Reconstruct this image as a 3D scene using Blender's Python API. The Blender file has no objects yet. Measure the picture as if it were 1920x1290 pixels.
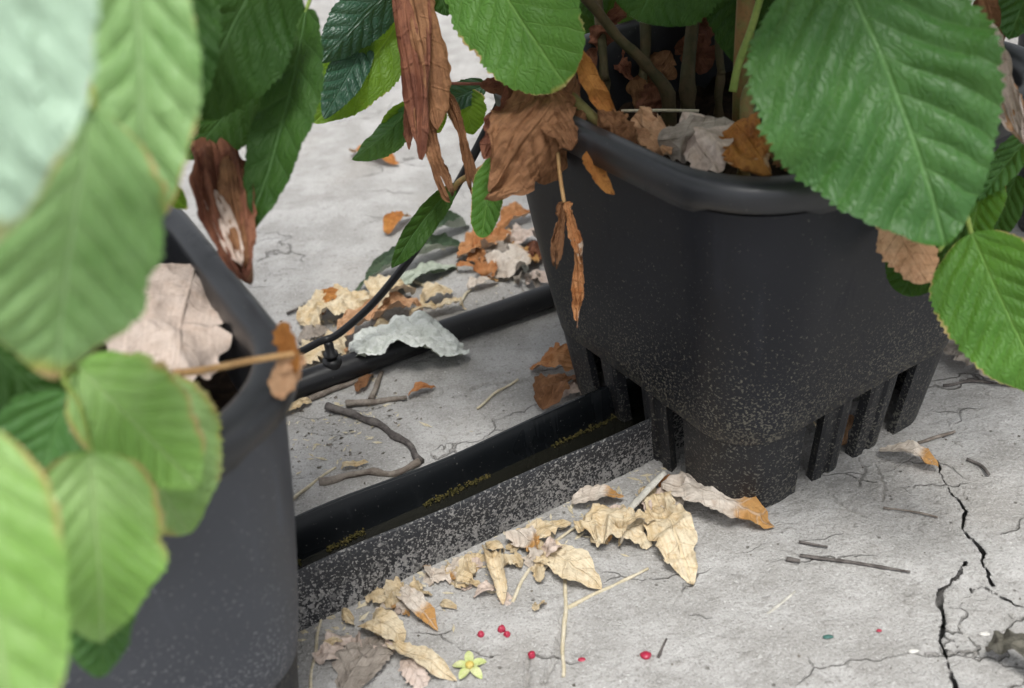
import bpy, math, random
import numpy as np
from mathutils import Vector
R_ = math.radians
rnd = random.Random(7)
scn = bpy.context.scene
col = scn.collection

# ------------------------------------------------------------------ camera
FPX, PITCH, ROLL, CH = 1953.35, 0.5915, -0.0987, 0.4501
Fv = np.array([0, math.cos(PITCH), -math.sin(PITCH)])
R0 = np.array([1.0, 0, 0]); U0 = np.cross(R0, Fv)
Rv = R0*math.cos(ROLL) + U0*math.sin(ROLL); Uv = np.cross(Rv, Fv)
CP = np.array([0, 0, CH])
cam = bpy.data.cameras.new('camera'); camo = bpy.data.objects.new('camera', cam); col.objects.link(camo)
from mathutils import Matrix
camo.matrix_world = Matrix(((Rv[0], Uv[0], -Fv[0], 0), (Rv[1], Uv[1], -Fv[1], 0), (Rv[2], Uv[2], -Fv[2], CH), (0, 0, 0, 1)))
cam.sensor_width = 36; cam.lens = FPX/1920*36; cam.clip_start = .02; cam.clip_end = 500
cam.dof.use_dof = True; cam.dof.focus_distance = .66; cam.dof.aperture_fstop = 7.5
scn.camera = camo
# ------------------------------------------------------------------ sky and sun: bright overcast
SUN_EL, SUN_AZ = 73, 172      # azimuth clockwise from +Y (seen from above)
w = bpy.data.worlds.new('World'); scn.world = w; w.use_nodes = True
nt = w.node_tree; nt.nodes.clear()
sky = nt.nodes.new('ShaderNodeTexSky'); sky.sky_type = 'NISHITA'; sky.sun_disc = False
sky.sun_elevation = R_(SUN_EL); sky.sun_rotation = R_(SUN_AZ); sky.dust_density = 3; sky.air_density = 1
hs = nt.nodes.new('ShaderNodeHueSaturation'); hs.inputs['Saturation'].default_value = .22
bg = nt.nodes.new('ShaderNodeBackground'); bg.inputs['Strength'].default_value = .11
wo = nt.nodes.new('ShaderNodeOutputWorld')
nt.links.new(sky.outputs[0], hs.inputs['Color']); nt.links.new(hs.outputs[0], bg.inputs[0]); nt.links.new(bg.outputs[0], wo.inputs[0])
sl = bpy.data.lights.new('sun', 'SUN'); sl.energy = 1.5; sl.angle = R_(18); sl.color = (1, .985, .955)
so = bpy.data.objects.new('sun', sl); col.objects.link(so)
az, el = R_(SUN_AZ), R_(SUN_EL)
sd = Vector((math.sin(az)*math.cos(el), math.cos(az)*math.cos(el), math.sin(el)))
so.rotation_euler = sd.to_track_quat('Z', 'Y').to_euler(); so.location = sd*5
vs = scn.view_settings; vs.view_transform = 'Standard'; vs.look = 'None'; vs.gamma = 1; vs.exposure = .95; vs.use_curve_mapping = False
scn.render.engine = 'CYCLES'
scn.cycles.max_bounces = 4; scn.cycles.diffuse_bounces = 2; scn.cycles.glossy_bounces = 2; scn.cycles.transmission_bounces = 2; scn.cycles.adaptive_threshold = .03

# ------------------------------------------------------------------ helpers
def at(px, py, d):
    return CP + (Fv + Rv*(px-960)/FPX - Uv*(py-645)/FPX)*d
def un(px, py, z=0.0):
    ray = Fv*FPX + Rv*(px-960) - Uv*(py-645)
    return CP + ray*((z-CH)/ray[2])
def depth(P): return float((np.asarray(P)-CP) @ Fv)

_rg = np.random.default_rng(11); _perm = _rg.permutation(256); _perm = np.concatenate([_perm, _perm, _perm]); _val = _rg.uniform(-1, 1, 256)
def vnoise(P, seed=0):
    P = np.asarray(P, float) + seed*17.31
    i = np.floor(P).astype(int); f = P-i; f = f*f*f*(f*(f*6-15)+10); i &= 255
    def h(a, b, c): return _val[_perm[_perm[_perm[(i[..., 0]+a) & 255] + ((i[..., 1]+b) & 255)] + ((i[..., 2]+c) & 255)]]
    x, y, z = f[..., 0], f[..., 1], f[..., 2]
    l = lambda a, b, t: a+(b-a)*t
    return l(l(l(h(0,0,0), h(1,0,0), x), l(h(0,1,0), h(1,1,0), x), y), l(l(h(0,0,1), h(1,0,1), x), l(h(0,1,1), h(1,1,1), x), y), z)

def mesh_obj(name, verts, faces, mat, parent=None, smooth=True, origin=None, uvs=None):
    verts = np.asarray(verts, float)
    o3 = np.zeros(3) if origin is None else np.asarray(origin, float)
    me = bpy.data.meshes.new(name)
    if isinstance(faces, np.ndarray):
        nf, k = faces.shape
        me.vertices.add(len(verts)); me.vertices.foreach_set('co', (verts-o3).astype(np.float32).ravel())
        me.loops.add(nf*k); me.loops.foreach_set('vertex_index', faces.astype(np.int32).ravel())
        me.polygons.add(nf); me.polygons.foreach_set('loop_start', np.arange(0, nf*k, k, dtype=np.int32))
        me.update(calc_edges=True)
    else:
        me.from_pydata([tuple(v) for v in (verts-o3)], [], faces); me.update()
    if smooth: me.polygons.foreach_set('use_smooth', np.ones(len(me.polygons), bool))
    if uvs:
        li = np.empty(len(me.loops), np.int32); me.loops.foreach_get('vertex_index', li)
        for nm, uv in uvs.items():
            lay = me.uv_layers.new(name=nm); lay.data.foreach_set('uv', uv[li].astype(np.float32).ravel())
    if mat: me.materials.append(mat)
    ob = bpy.data.objects.new(name, me); col.objects.link(ob); ob.location = o3
    if parent is not None:
        ob.parent = parent; ob.location = o3 - np.array(parent.location)
    return ob
def empty(name, loc, label, cat, group=None):
    o = bpy.data.objects.new(name, None); col.objects.link(o); o.location = loc; o.empty_display_size = .02
    tag(o, label, cat, group); return o
def tag(o, label=None, cat=None, group=None, kind=None):
    if label: o['label'] = label
    if cat: o['category'] = cat
    if group: o['group'] = group
    if kind: o['kind'] = kind
    return o
def grid_faces(nu, nv, closed=False):
    i = np.arange(nu)[:, None]; m = nv if closed else nv+1
    j = np.arange(nv)[None, :]; j2 = (j+1) % m
    return np.stack([i*m+j, i*m+j2, (i+1)*m+j2, (i+1)*m+j], -1).reshape(-1, 4)

# ------------------------------------------------------------------ materials
class NT:
    def __init__(s, name):
        s.m = bpy.data.materials.new(name); s.m.use_nodes = True; s.t = s.m.node_tree; s.t.nodes.clear()
        s.out = s.n('ShaderNodeOutputMaterial')
    def n(s, ty, **kw):
        nd = s.t.nodes.new(ty)
        for k, v in kw.items(): setattr(nd, k, v)
        return nd
    def set(s, sock, v):
        if hasattr(v, 'is_output'): s.t.links.new(v, sock)
        elif isinstance(v, (tuple, list)) and len(v) == 3 and sock.type == 'RGBA': sock.default_value = (*v, 1)
        else: sock.default_value = v
    def math(s, op, a, b=0.0, c=0.0, clamp=False):
        nd = s.n('ShaderNodeMath', operation=op, use_clamp=clamp)
        s.set(nd.inputs[0], a); s.set(nd.inputs[1], b); s.set(nd.inputs[2], c); return nd.outputs[0]
    def mix(s, f, a, b):
        nd = s.n('ShaderNodeMix', data_type='RGBA'); s.set(nd.inputs[0], f); s.set(nd.inputs[6], a); s.set(nd.inputs[7], b); return nd.outputs[2]
    def ss(s, x, a, b):
        nd = s.n('ShaderNodeMapRange', interpolation_type='SMOOTHSTEP'); s.set(nd.inputs[0], x); s.set(nd.inputs[1], a); s.set(nd.inputs[2], b); return nd.outputs[0]
    def noise(s, vec, scale, detail=4, rough=.55, dist=0.0):
        nd = s.n('ShaderNodeTexNoise'); s.set(nd.inputs['Vector'], vec); s.set(nd.inputs['Scale'], scale); s.set(nd.inputs['Detail'], detail)
        s.set(nd.inputs['Roughness'], rough); s.set(nd.inputs['Distortion'], dist); return nd.outputs[0]
    def vor(s, vec, scale, feature='F1', rand=1.0):
        nd = s.n('ShaderNodeTexVoronoi', feature=feature); s.set(nd.inputs['Vector'], vec); s.set(nd.inputs['Scale'], scale); s.set(nd.inputs['Randomness'], rand); return nd.outputs[0]
    def obj(s): return s.n('ShaderNodeTexCoord').outputs['Object']
    def uv(s, nm):
        nd = s.n('ShaderNodeUVMap', uv_map=nm); sp = s.n('ShaderNodeSeparateXYZ'); s.t.links.new(nd.outputs[0], sp.inputs[0]); return sp.outputs[0], sp.outputs[1], nd.outputs[0]
    def sep(s, v):
        sp = s.n('ShaderNodeSeparateXYZ'); s.t.links.new(v, sp.inputs[0]); return sp.outputs
    def bump(s, h, strength, dist, normal=None):
        nd = s.n('ShaderNodeBump'); s.set(nd.inputs['Height'], h); s.set(nd.inputs['Strength'], strength); s.set(nd.inputs['Distance'], dist)
        if normal is not None: s.set(nd.inputs['Normal'], normal)
        return nd.outputs[0]
    def bsdf(s, color, rough=.5, spec=.5, normal=None, **kw):
        nd = s.n('ShaderNodeBsdfPrincipled'); s.set(nd.inputs['Base Color'], color); s.set(nd.inputs['Roughness'], rough); s.set(nd.inputs['Specular IOR Level'], spec)
        if normal is not None: s.set(nd.inputs['Normal'], normal)
        for k, v in kw.items(): s.set(nd.inputs[k], v)
        return nd.outputs[0]
    def done(s, sh): s.t.links.new(sh, s.out.inputs[0]); return s.m

def green_mat(name, c1, c2, under, vein, dry=.0, transl=.28, rough=.5, blotch=0.0, spec=.4):
    k = NT(name); u, v, _ = k.uv('uv'); q, a, quv = k.uv('vein'); ob = k.obj()
    rn = k.n('ShaderNodeObjectInfo').outputs['Random']
    big = k.noise(ob, 28, 3); fine = k.noise(ob, 420, 3)
    c = k.mix(k.ss(k.math('ADD', big, k.math('MULTIPLY', rn, .25)), .4, .75), c1, c2)
    c = k.mix(k.math('MULTIPLY', k.ss(fine, .45, .7), .25), c, c1)
    fr = k.math('FRACT', q); dsec = k.math('ABSOLUTE', k.math('SUBTRACT', fr, .5))
    av = k.math('ABSOLUTE', a)
    sec = k.math('MULTIPLY', k.ss(dsec, .445, .495), .65)
    mid = k.math('SUBTRACT', 1.0, k.ss(av, .003, .011))
    # tertiary ladder veins
    ter = k.math('ABSOLUTE', k.math('SINE', k.math('ADD', k.math('MULTIPLY', av, 120.0), k.math('MULTIPLY', k.noise(ob, 150, 3), 13.0))))
    tv = k.math('MULTIPLY', k.math('SUBTRACT', 1.0, k.ss(ter, .0, .35)), .2)
    vm = k.math('MAXIMUM', k.math('MAXIMUM', sec, mid), tv)
    c = k.mix(k.math('MULTIPLY', vm, .55), c, vein)
    if blotch: c = k.mix(k.math('MULTIPLY', k.ss(k.noise(ob, 45, 4), .58, .68), blotch), c, (.30, .26, .05))
    g = k.n('ShaderNodeNewGeometry')
    cu = k.mix(k.math('MULTIPLY', vm, .6), under, tuple(x*1.25 for x in under))
    c = k.mix(g.outputs['Backfacing'], c, cu)
    if dry:
        e = k.math('ADD', k.math('ABSOLUTE', v), k.math('MULTIPLY', k.math('SUBTRACT', k.noise(ob, 60, 4), .5), .30))
        e2 = k.math('MAXIMUM', e, k.math('ADD', u, k.math('MULTIPLY', k.math('SUBTRACT', k.noise(ob, 90, 3), .5), .1)))
        pm = k.ss(k.noise(ob, 24, 3), .42, .56)
        f1 = k.math('MULTIPLY', k.ss(e2, 1.0-dry*1.8, 1.0-dry*.6), pm); f2 = k.math('MULTIPLY', k.ss(e2, 1.0-dry*.9, 1.0-dry*.3), pm)
        c = k.mix(f1, c, (.36, .36, .08)); c = k.mix(f2, c, (.50, .34, .17))
    h = k.math('ADD', k.math('MULTIPLY', vm, -1.0), k.math('MULTIPLY', ter, .28))
    nb = k.bump(h, .6, .0014); nb = k.bump(fine, .25, .0005, nb)
    p = k.bsdf(c, rough, spec, nb)
    tr = k.n('ShaderNodeBsdfTranslucent'); k.set(tr.inputs[0], k.mix(.65, c, (.28, .46, .03))); k.set(tr.inputs['Normal'], nb)
    ms = k.n('ShaderNodeMixShader'); ms.inputs[0].default_value = transl
    k.t.links.new(p, ms.inputs[1]); k.t.links.new(tr.outputs[0], ms.inputs[2])
    return k.done(ms.outputs[0])

def dry_mat(name, c1, c2, c3, under=None, rough=.75, transl=.12, spot=.5, edge=None, streak=.22):
    k = NT(name); u, v, _ = k.uv('uv'); q, a, quv = k.uv('vein'); ob = k.obj()
    n1 = k.noise(ob, 55, 5, .6, .6); n2 = k.noise(ob, 170, 4, .6); n3 = k.noise(ob, 700, 2)
    c = k.mix(k.ss(n1, .38, .62), c1, c2)
    c = k.mix(k.math('MULTIPLY', k.ss(n2, .54, .68), spot), c, c3)
    smp = k.n('ShaderNodeMapping'); k.t.links.new(quv, smp.inputs[0]); smp.inputs['Scale'].default_value = (.8, 55, 1)
    stn = k.noise(smp.outputs[0], 1.0, 3, .6, .3)
    c = k.mix(k.math('MULTIPLY', k.ss(stn, .50, .66), streak), c, c3); c = k.mix(k.math('MULTIPLY', k.ss(stn, .50, .34), .30), c, tuple(min(1, x*1.35) for x in c2))
    fr = k.math('FRACT', q); sec = k.ss(k.math('ABSOLUTE', k.math('SUBTRACT', fr, .5)), .42, .49)
    mid = k.math('SUBTRACT', 1.0, k.ss(k.math('ABSOLUTE', a), .004, .014))
    vm = k.math('MAXIMUM', k.math('MULTIPLY', sec, .6), mid)
    if under:
        g = k.n('ShaderNodeNewGeometry'); c = k.mix(g.outputs['Backfacing'], c, k.mix(k.math('MULTIPLY', k.ss(n2, .5, .7), spot*.5), under, c1))
    if edge:
        e = k.math('ADD', u, k.math('MULTIPLY', k.math('SUBTRACT', n1, .5), .5)); c = k.mix(k.ss(e, .62, .78), c, edge)
    c = k.mix(k.math('MULTIPLY', vm, .35), c, tuple(min(1, x*1.3) for x in c1))
    c = k.mix(k.math('MULTIPLY', k.ss(n3, .55, .75), .3), c, tuple(x*.5 for x in c3))
    nb = k.bump(k.math('ADD', k.math('ADD', n2, k.math('MULTIPLY', stn, streak*2)), k.math('MULTIPLY', vm, .5)), .85, .0018)
    p = k.bsdf(c, rough, .25, nb)
    tr = k.n('ShaderNodeBsdfTranslucent'); k.set(tr.inputs[0], c)
    ms = k.n('ShaderNodeMixShader'); ms.inputs[0].default_value = transl
    k.t.links.new(p, ms.inputs[1]); k.t.links.new(tr.outputs[0], ms.inputs[2])
    return k.done(ms.outputs[0])

def wood_mat(name, c1, c2, scale=90, rough=.75, spec=.25):
    k = NT(name); ob = k.obj(); n1 = k.noise(ob, scale, 4); n2 = k.noise(ob, scale*6, 3)
    c = k.mix(k.ss(n1, .4, .62), c1, c2); c = k.mix(k.math('MULTIPLY', k.ss(n2, .5, .7), .35), c, tuple(x*.5 for x in c1))
    return k.done(k.bsdf(c, rough, spec, k.bump(n2, .6, .001)))

def plastic_mat(name, base, dustc, dust_hi, dust_lo, zlo, zhi, blot=0.0, rough=.42, spec=.3, soft=.06, fs=1.0):
    """black plastic with splashed dirt: specks thick near the ground, thin higher up"""
    k = NT(name); ob = k.obj(); x, y, z = k.sep(ob)
    zf = k.ss(z, zlo, zhi)
    dens = k.math('ADD', k.math('MULTIPLY', k.math('SUBTRACT', 1.0, zf), dust_lo-dust_hi), dust_hi)
    patch = k.noise(ob, 14, 3)
    n_s = k.noise(ob, 600*fs, 2, .5); n_m = k.noise(ob, 300*fs, 3, .6, .6)
    thr = k.math('SUBTRACT', .74, k.math('MULTIPLY', k.math('MULTIPLY', dens, k.math('ADD', patch, .4)), .2))
    sp = k.ss(n_s, thr, k.math('ADD', thr, .06))
    thr2 = k.math('SUBTRACT', .80, k.math('MULTIPLY', dens, .13 + blot))
    sp2 = k.math('MULTIPLY', k.ss(n_m, thr2, k.math('ADD', thr2, soft)), k.ss(k.noise(ob, 40, 2), .28, .6))
    film = k.math('MULTIPLY', k.ss(k.noise(ob, 9, 4), .35, .75), .35)
    f = k.math('MAXIMUM', sp, sp2, clamp=True)
    vs_ = k.vor(ob, 62); rs = k.math('SUBTRACT', 1.0, k.ss(vs_, .035, .075)); rs = k.math('MULTIPLY', rs, k.ss(k.noise(ob, 37, 1), .55, .6))
    f = k.math('MAXIMUM', f, k.math('MULTIPLY', rs, .7))
    mp = k.n('ShaderNodeMapping'); k.t.links.new(ob, mp.inputs[0]); mp.inputs['Scale'].default_value = (1, 1, .12)
    runs = k.math('MULTIPLY', k.ss(k.noise(mp.outputs[0], 85, 3, .6), .52, .74), .5)
    film = k.math('MAXIMUM', film, runs)
    c = k.mix(k.math('MULTIPLY', film, .6), base, tuple(b*2.2+.012 for b in base))
    c = k.mix(k.math('MULTIPLY', f, .62), c, dustc)
    ro = k.math('ADD', rough, k.math('MULTIPLY', k.math('MAXIMUM', f, film), .35))
    nb = k.bump(k.noise(ob, 900, 2), .10, .0005); nb = k.bump(f, .4, .0006, nb)
    return k.done(k.bsdf(c, ro, spec, nb))

M = {}
M['pot'] = plastic_mat('black_pot_plastic', (.0105, .0115, .0155), (.22, .205, .165), .18, 1.45, .0, .20, rough=.46, spec=.26, fs=1.2)
M['foot'] = plastic_mat('black_foot_plastic', (.014, .0145, .017), (.20, .19, .16), .75, 1.2, 0, .06, rough=.45, spec=.28)
M['pot_dusty_lit'] = plastic_mat('dusty_lit_pot_plastic', (.062, .066, .077), (.32, .32, .33), .35, 1.0, .03, .19, rough=.55)  # grey base: dust film plus the stronger light on this pot, painted in
M['rim'] = plastic_mat('rim_plastic', (.017, .018, .021), (.24, .23, .21), .10, .12, 0, .3, rough=.36, spec=.5)
M['gutter'] = plastic_mat('splashed_gutter_plastic', (.020, .021, .024), (.42, .405, .385), .85, 1.3, 0, .036, blot=.15, rough=.4, soft=.10, fs=1.25)
M['gutter_in'] = plastic_mat('wet_gutter_plastic', (.005, .006, .007), (.2, .2, .18), .15, .3, 0, .036, rough=.24, spec=.2)
M['hose'] = plastic_mat('hose_plastic', (.014, .014, .015), (.25, .23, .2), .06, .25, -.01, .01, rough=.33)
M['soil'] = wood_mat('potting_substrate', (.016, .011, .008), (.035, .022, .014), 120, .95, .1)
M['g_mid'] = green_mat('leaf_mid_green', (.038, .120, .026), (.068, .180, .040), (.34, .45, .30), (.13, .27, .085), dry=0, transl=.22, rough=.46)
M['g_fresh'] = green_mat('leaf_fresh_green', (.058, .172, .020), (.092, .235, .034), (.34, .45, .30), (.19, .36, .08), dry=.02, transl=.32, rough=.5)
M['g_dark'] = green_mat('leaf_dark_green', (.016, .052, .007), (.028, .076, .010), (.20, .28, .18), (.06, .13, .04), transl=.09, rough=.58, spec=.2)
M['g_blue'] = green_mat('leaf_bluish_green', (.018, .060, .038), (.030, .085, .050), (.22, .30, .22), (.06, .13, .08), transl=.12, rough=.35)
M['g_lime'] = green_mat('leaf_lime_green', (.10, .21, .015), (.16, .28, .02), (.30, .38, .2), (.22, .36, .06), dry=.05, transl=.45, rough=.5, blotch=.35)
M['g_pale_lit'] = green_mat('leaf_pale_lit_green', (.15, .31, .085), (.28, .46, .18), (.42, .58, .44), (.36, .53, .26), dry=.06, transl=.25, rough=.42)  # paler green: the bright light on the front-left leaves is in the colour
M['g_bright_lit'] = green_mat('leaf_bright_lit_green', (.21, .40, .085), (.36, .54, .21), (.46, .6, .42), (.44, .60, .27), dry=.09, transl=.3, rough=.45)  # lower-left leaves, lightened further to carry the light falling on them
M['straw'] = dry_mat('leaf_straw', (.60, .46, .27), (.70, .60, .43), (.40, .24, .10), (.66, .58, .46), spot=.4)
M['pale'] = dry_mat('leaf_pale_dry', (.58, .50, .42), (.66, .59, .51), (.42, .30, .21), (.55, .49, .42), spot=.4, edge=(.48, .26, .09))
M['pink'] = dry_mat('leaf_pinkish_dry', (.56, .45, .38), (.64, .53, .46), (.42, .28, .19), (.58, .5, .44), spot=.3, streak=.06)
M['rust'] = dry_mat('leaf_rust', (.42, .17, .06), (.50, .25, .11), (.22, .07, .02), (.52, .40, .30), spot=.5)
M['orange'] = dry_mat('leaf_orange_brown', (.45, .20, .05), (.36, .14, .035), (.16, .05, .015), (.5, .33, .2), spot=.7)
M['brown'] = dry_mat('leaf_brown', (.22, .105, .05), (.31, .155, .075), (.11, .045, .02), (.30, .17, .09), spot=.5, transl=.18, streak=.3)
M['maroon'] = dry_mat('leaf_dark_red_brown', (.15, .056, .034), (.24, .10, .056), (.07, .024, .014), (.26, .14, .08), spot=.5, transl=.15, streak=.3)
M['salmon'] = dry_mat('leaf_salmon_dry', (.50, .28, .15), (.60, .37, .22), (.33, .15, .07), (.55, .38, .26), spot=.4)
M['greywhite'] = dry_mat('leaf_white_underside', (.72, .745, .69), (.79, .81, .76), (.46, .49, .41), (.3, .33, .26), spot=.4)
M['sage'] = dry_mat('leaf_sage_curled', (.045, .075, .042), (.075, .105, .06), (.02, .03, .02), (.42, .46, .38), spot=.5)
M['greybrown'] = dry_mat('leaf_grey_brown', (.30, .26, .22), (.38, .33, .28), (.18, .14, .11), (.4, .35, .3), spot=.5)
M['darkgrey'] = dry_mat('leaf_dark_grey', (.09, .085, .07), (.16, .15, .12), (.04, .04, .03), (.2, .18, .15), spot=.5)
M['twig'] = wood_mat('twig_bark', (.17, .14, .115), (.27, .235, .20), 120)
M['twig_dark'] = wood_mat('twig_dark_bark', (.075, .065, .06), (.14, .125, .115), 160)
M['straw_stem'] = wood_mat('straw_stem', (.52, .45, .31), (.60, .54, .41), 150, .6)
M['greystick'] = wood_mat('grey_stick', (.44, .42, .37), (.55, .53, .47), 150)
M['cane'] = wood_mat('cane_bark', (.22, .20, .07), (.30, .17, .07), 70, .6)
M['cane_shaded'] = wood_mat('cane_shaded_bark', (.055, .05, .022), (.085, .06, .03), 60, .7)  # bark darkened: shade inside the plant is put into the colour
M['petiole'] = wood_mat('petiole_green', (.20, .28, .06), (.26, .32, .08), 80, .5)
M['petiole_red'] = wood_mat('petiole_red_brown', (.20, .07, .05), (.26, .10, .06), 80, .5)
M['stem_tan'] = wood_mat('petiole_dry_tan', (.42, .24, .10), (.50, .31, .14), 80, .55)

def ground_mat():
    k = NT('dry_clay'); ob = k.obj()
    mp = k.n('ShaderNodeMapping'); k.t.links.new(ob, mp.inputs[0]); mp.inputs['Rotation'].default_value = (0, 0, .45); mp.inputs['Scale'].default_value = (1, 2.6, 1)
    st = mp.outputs[0]
    n0 = k.noise(ob, 5, 3); n1 = k.noise(ob, 24, 4, .6); n2 = k.noise(ob, 150, 3, .7); n3 = k.noise(ob, 700, 2, .6); ns = k.noise(st, 70, 4, .65, .5)
    c = k.mix(k.ss(n1, .35, .68), (.315, .305, .288), (.425, .415, .40))
    c = k.mix(k.math('MULTIPLY', k.ss(n0, .5, .68), .4), c, (.37, .34, .305))
    c = k.mix(k.math('MULTIPLY', k.ss(ns, .54, .68), .45), c, (.24, .228, .21)); c = k.mix(k.math('MULTIPLY', k.ss(n3, .55, .68), .5), c, (.18, .17, .155)); c = k.mix(k.math('MULTIPLY', k.ss(n3, .43, .32), .45), c, (.56, .55, .54))
    c = k.mix(k.math('MULTIPLY', k.ss(n2, .58, .72), .5), c, (.21, .198, .18))
    v = k.vor(ob, 95); dots = k.math('MULTIPLY', k.math('SUBTRACT', 1.0, k.ss(v, .05, .12)), k.ss(k.noise(ob, 50, 1), .48, .56))
    c = k.mix(k.math('MULTIPLY', dots, .8), c, (.13, .12, .105))
    v2 = k.vor(ob, 150); chips = k.math('MULTIPLY', k.math('SUBTRACT', 1.0, k.ss(v2, .06, .12)), k.ss(k.noise(ob, 33, 1), .56, .62))
    c = k.mix(k.math('MULTIPLY', chips, .7), c, (.68, .67, .65))
    # hairline cracks
    wv = k.n('ShaderNodeVectorMath', operation='ADD'); k.t.links.new(st, wv.inputs[0])
    nn = k.n('ShaderNodeTexNoise'); k.set(nn.inputs['Scale'], 22); k.set(nn.inputs['Detail'], 4); k.t.links.new(ob, nn.inputs['Vector'])
    sc = k.n('ShaderNodeVectorMath', operation='SCALE'); k.t.links.new(nn.outputs['Color'], sc.inputs[0]); sc.inputs['Scale'].default_value = .10
    k.t.links.new(sc.outputs[0], wv.inputs[1])
    ve = k.vor(wv.outputs[0], 7.5, 'DISTANCE_TO_EDGE')
    hair = k.math('MULTIPLY', k.math('SUBTRACT', 1.0, k.ss(ve, .002, .011)), k.ss(k.noise(ob, 13, 2), .50, .60))
    c = k.mix(k.math('MULTIPLY', hair, .6), c, (.16, .15, .135))
    h = k.math('ADD', k.math('ADD', k.math('MULTIPLY', n2, 1.0), k.math('MULTIPLY', n3, .5)), k.math('ADD', k.math('MULTIPLY', ns, .55), k.math('MULTIPLY', hair, -1.5)))
    h = k.math('ADD', h, k.math('MULTIPLY', dots, -.5))
    return k.done(k.bsdf(c, .9, .2, k.bump(h, .9, .0022)))
M['ground'] = ground_mat()

# ------------------------------------------------------------------ ground: one graded sheet, with real cracks
def graded(lo, hi, step, far, flo, fhi):
    a = [lo]
    while a[-1] < hi: a.append(a[-1]+(step*.5 if flo < a[-1] < fhi else step))
    s = step
    up = [a[-1]]
    while up[-1] < far: s *= 1.16; up.append(up[-1]+s)
    s = step; dn = [a[0]]
    while dn[-1] > -far: s *= 1.16; dn.append(dn[-1]-s)
    return np.array(dn[:0:-1] + a + up[1:])
xs = graded(-.30, .36, .0013, 60, .185, .325); ys = graded(.28, .90, .0014, 60, .315, .53)
X, Y = np.meshgrid(xs, ys, indexing='ij')
Pn = np.stack([X, Y, np.zeros_like(X)], -1)
def gz(P):
    return .0016*vnoise(P*9, 1) + .0009*vnoise(P*31, 2) + .0005*vnoise(P*95, 3)
Z = gz(Pn) + .00035*vnoise(Pn*260, 4)
cracks = [  # pixel polylines of the photograph's cracks, half width mm, depth mm
    ([(1755, 866), (1780, 912), (1798, 938), (1811, 962), (1807, 988), (1838, 1028), (1845, 1060), (1858, 1092)], 1.6, 10),
    ([(1812, 1052), (1796, 1076), (1766, 1100), (1762, 1128), (1773, 1160), (1767, 1200), (1776, 1250), (1786, 1300), (1780, 1380)], 1.9, 12),
    ([(1818, 1101), (1850, 1102), (1885, 1124), (1945, 1148)], 1.0, 8),
    ([(1700, 905), (1757, 915), (1808, 920), (1815, 935)], .6, 3),
    ([(756, 748), (826, 737), (848, 724), (880, 730), (912, 719), (992, 711)], 1.3, 8),
    ([(986, 1300), (990, 1262), (988, 1236)], 1.4, 8), ([(1048, 1140), (1050, 1190), (1046, 1226), (1030, 1250), (1018, 1282)], 1.6, 8),
    ([(1553, 922), (1585, 948), (1622, 966)], .7, 4), ([(1608, 858), (1620, 882), (1612, 912)], .7, 4),
    ([(552, 366), (610, 356), (660, 350), (692, 336)], 1.3, 5), ([(612, 836), (640, 816), (694, 800), (730, 782)], 1.0, 5),
    ([(826, 838), (842, 802), (880, 780)], .8, 5), ([(480, 500), (560, 478), (620, 470)], 1.0, 4), ([(520, 590), (600, 552), (640, 536)], 1.0, 4),
    ([(1640, 870), (1660, 905), (1655, 940)], .5, 3), ([(1470, 1030), (1530, 1048), (1580, 1040)], .5, 2.5),
]
qp = np.stack([X.ravel(), Y.ravel()], -1)
zf = Z.ravel(); shift = np.zeros_like(qp); inner = np.zeros(len(qp), bool)
for ci, (pl, hw, dp) in enumerate(cracks):
    w2 = [un(*p)[:2] for p in pl]
    lo = np.min(w2, 0)-.03; hi = np.max(w2, 0)+.03
    idx = np.where((qp[:, 0] > lo[0]) & (qp[:, 0] < hi[0]) & (qp[:, 1] > lo[1]) & (qp[:, 1] < hi[1]))[0]
    if not len(idx): continue
    q = qp[idx]; q3 = np.concatenate([q, np.zeros((len(q), 1))], 1)
    q = q + .0020*np.stack([vnoise(q3*120, 5), vnoise(q3*120, 6)], -1) + .0008*np.stack([vnoise(q3*400, 15), vnoise(q3*400, 16)], -1)
    best = np.full(len(q), 9.0); tpos = np.zeros(len(q)); away = np.zeros_like(q)
    for i in range(len(w2)-1):
        a, b = np.array(w2[i]), np.array(w2[i+1]); ab = b-a
        t = np.clip(((q-a) @ ab)/(ab @ ab), 0, 1); d = np.linalg.norm(q-(a+t[:, None]*ab), axis=1)
        m = d < best; best[m] = d[m]; away[m] = ((q-(a+t[:, None]*ab))/np.maximum(d, 1e-6)[:, None])[m]; tpos[m] = (i+t[m])/(len(w2)-1)
    wd = hw*.0012*(.30+.9*np.sin(np.pi*np.clip(tpos*.92+.04, 0, 1))**.6)*(1+.6*vnoise(q3*160, 7))
    thr = wd*.45
    if ci < 3:            # wide cracks: the crust overhangs a dark gap
        ins = best < thr; ii = idx[ins]; dn = np.clip(dp*.0016*(.6+.4*np.minimum(1, wd[ins]/.001)), .002, .02)
        zf[ii] = np.minimum(zf[ii], -dn); shift[ii] = away[ins]*(dn*.5)[:, None]; inner[ii] = True
        nr = (~ins) & (best < thr+.0008) & (tpos > .01) & (tpos < .99); shift[idx[nr]] = away[nr]*(thr-best)[nr][:, None]*.85
        zf[idx] += .0005*np.exp(-(best/.004)**2)*vnoise(q3*300, 9)*(~ins)
    else:
        g = np.clip((best-thr*.3)/(thr+.0008), 0, 1); zf[idx] -= dp*.0005*(1-g*g*(3-2*g))
gf = grid_faces(len(xs)-1, len(ys)-1)[:, ::-1]
ground = mesh_obj('ground', np.stack([qp[:, 0]+shift[:, 0], qp[:, 1]+shift[:, 1], zf], -1), gf, M['ground'])
ground.data.polygons.foreach_set('use_smooth', ~np.any(inner[gf], axis=1))
tag(ground, kind='structure')
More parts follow.
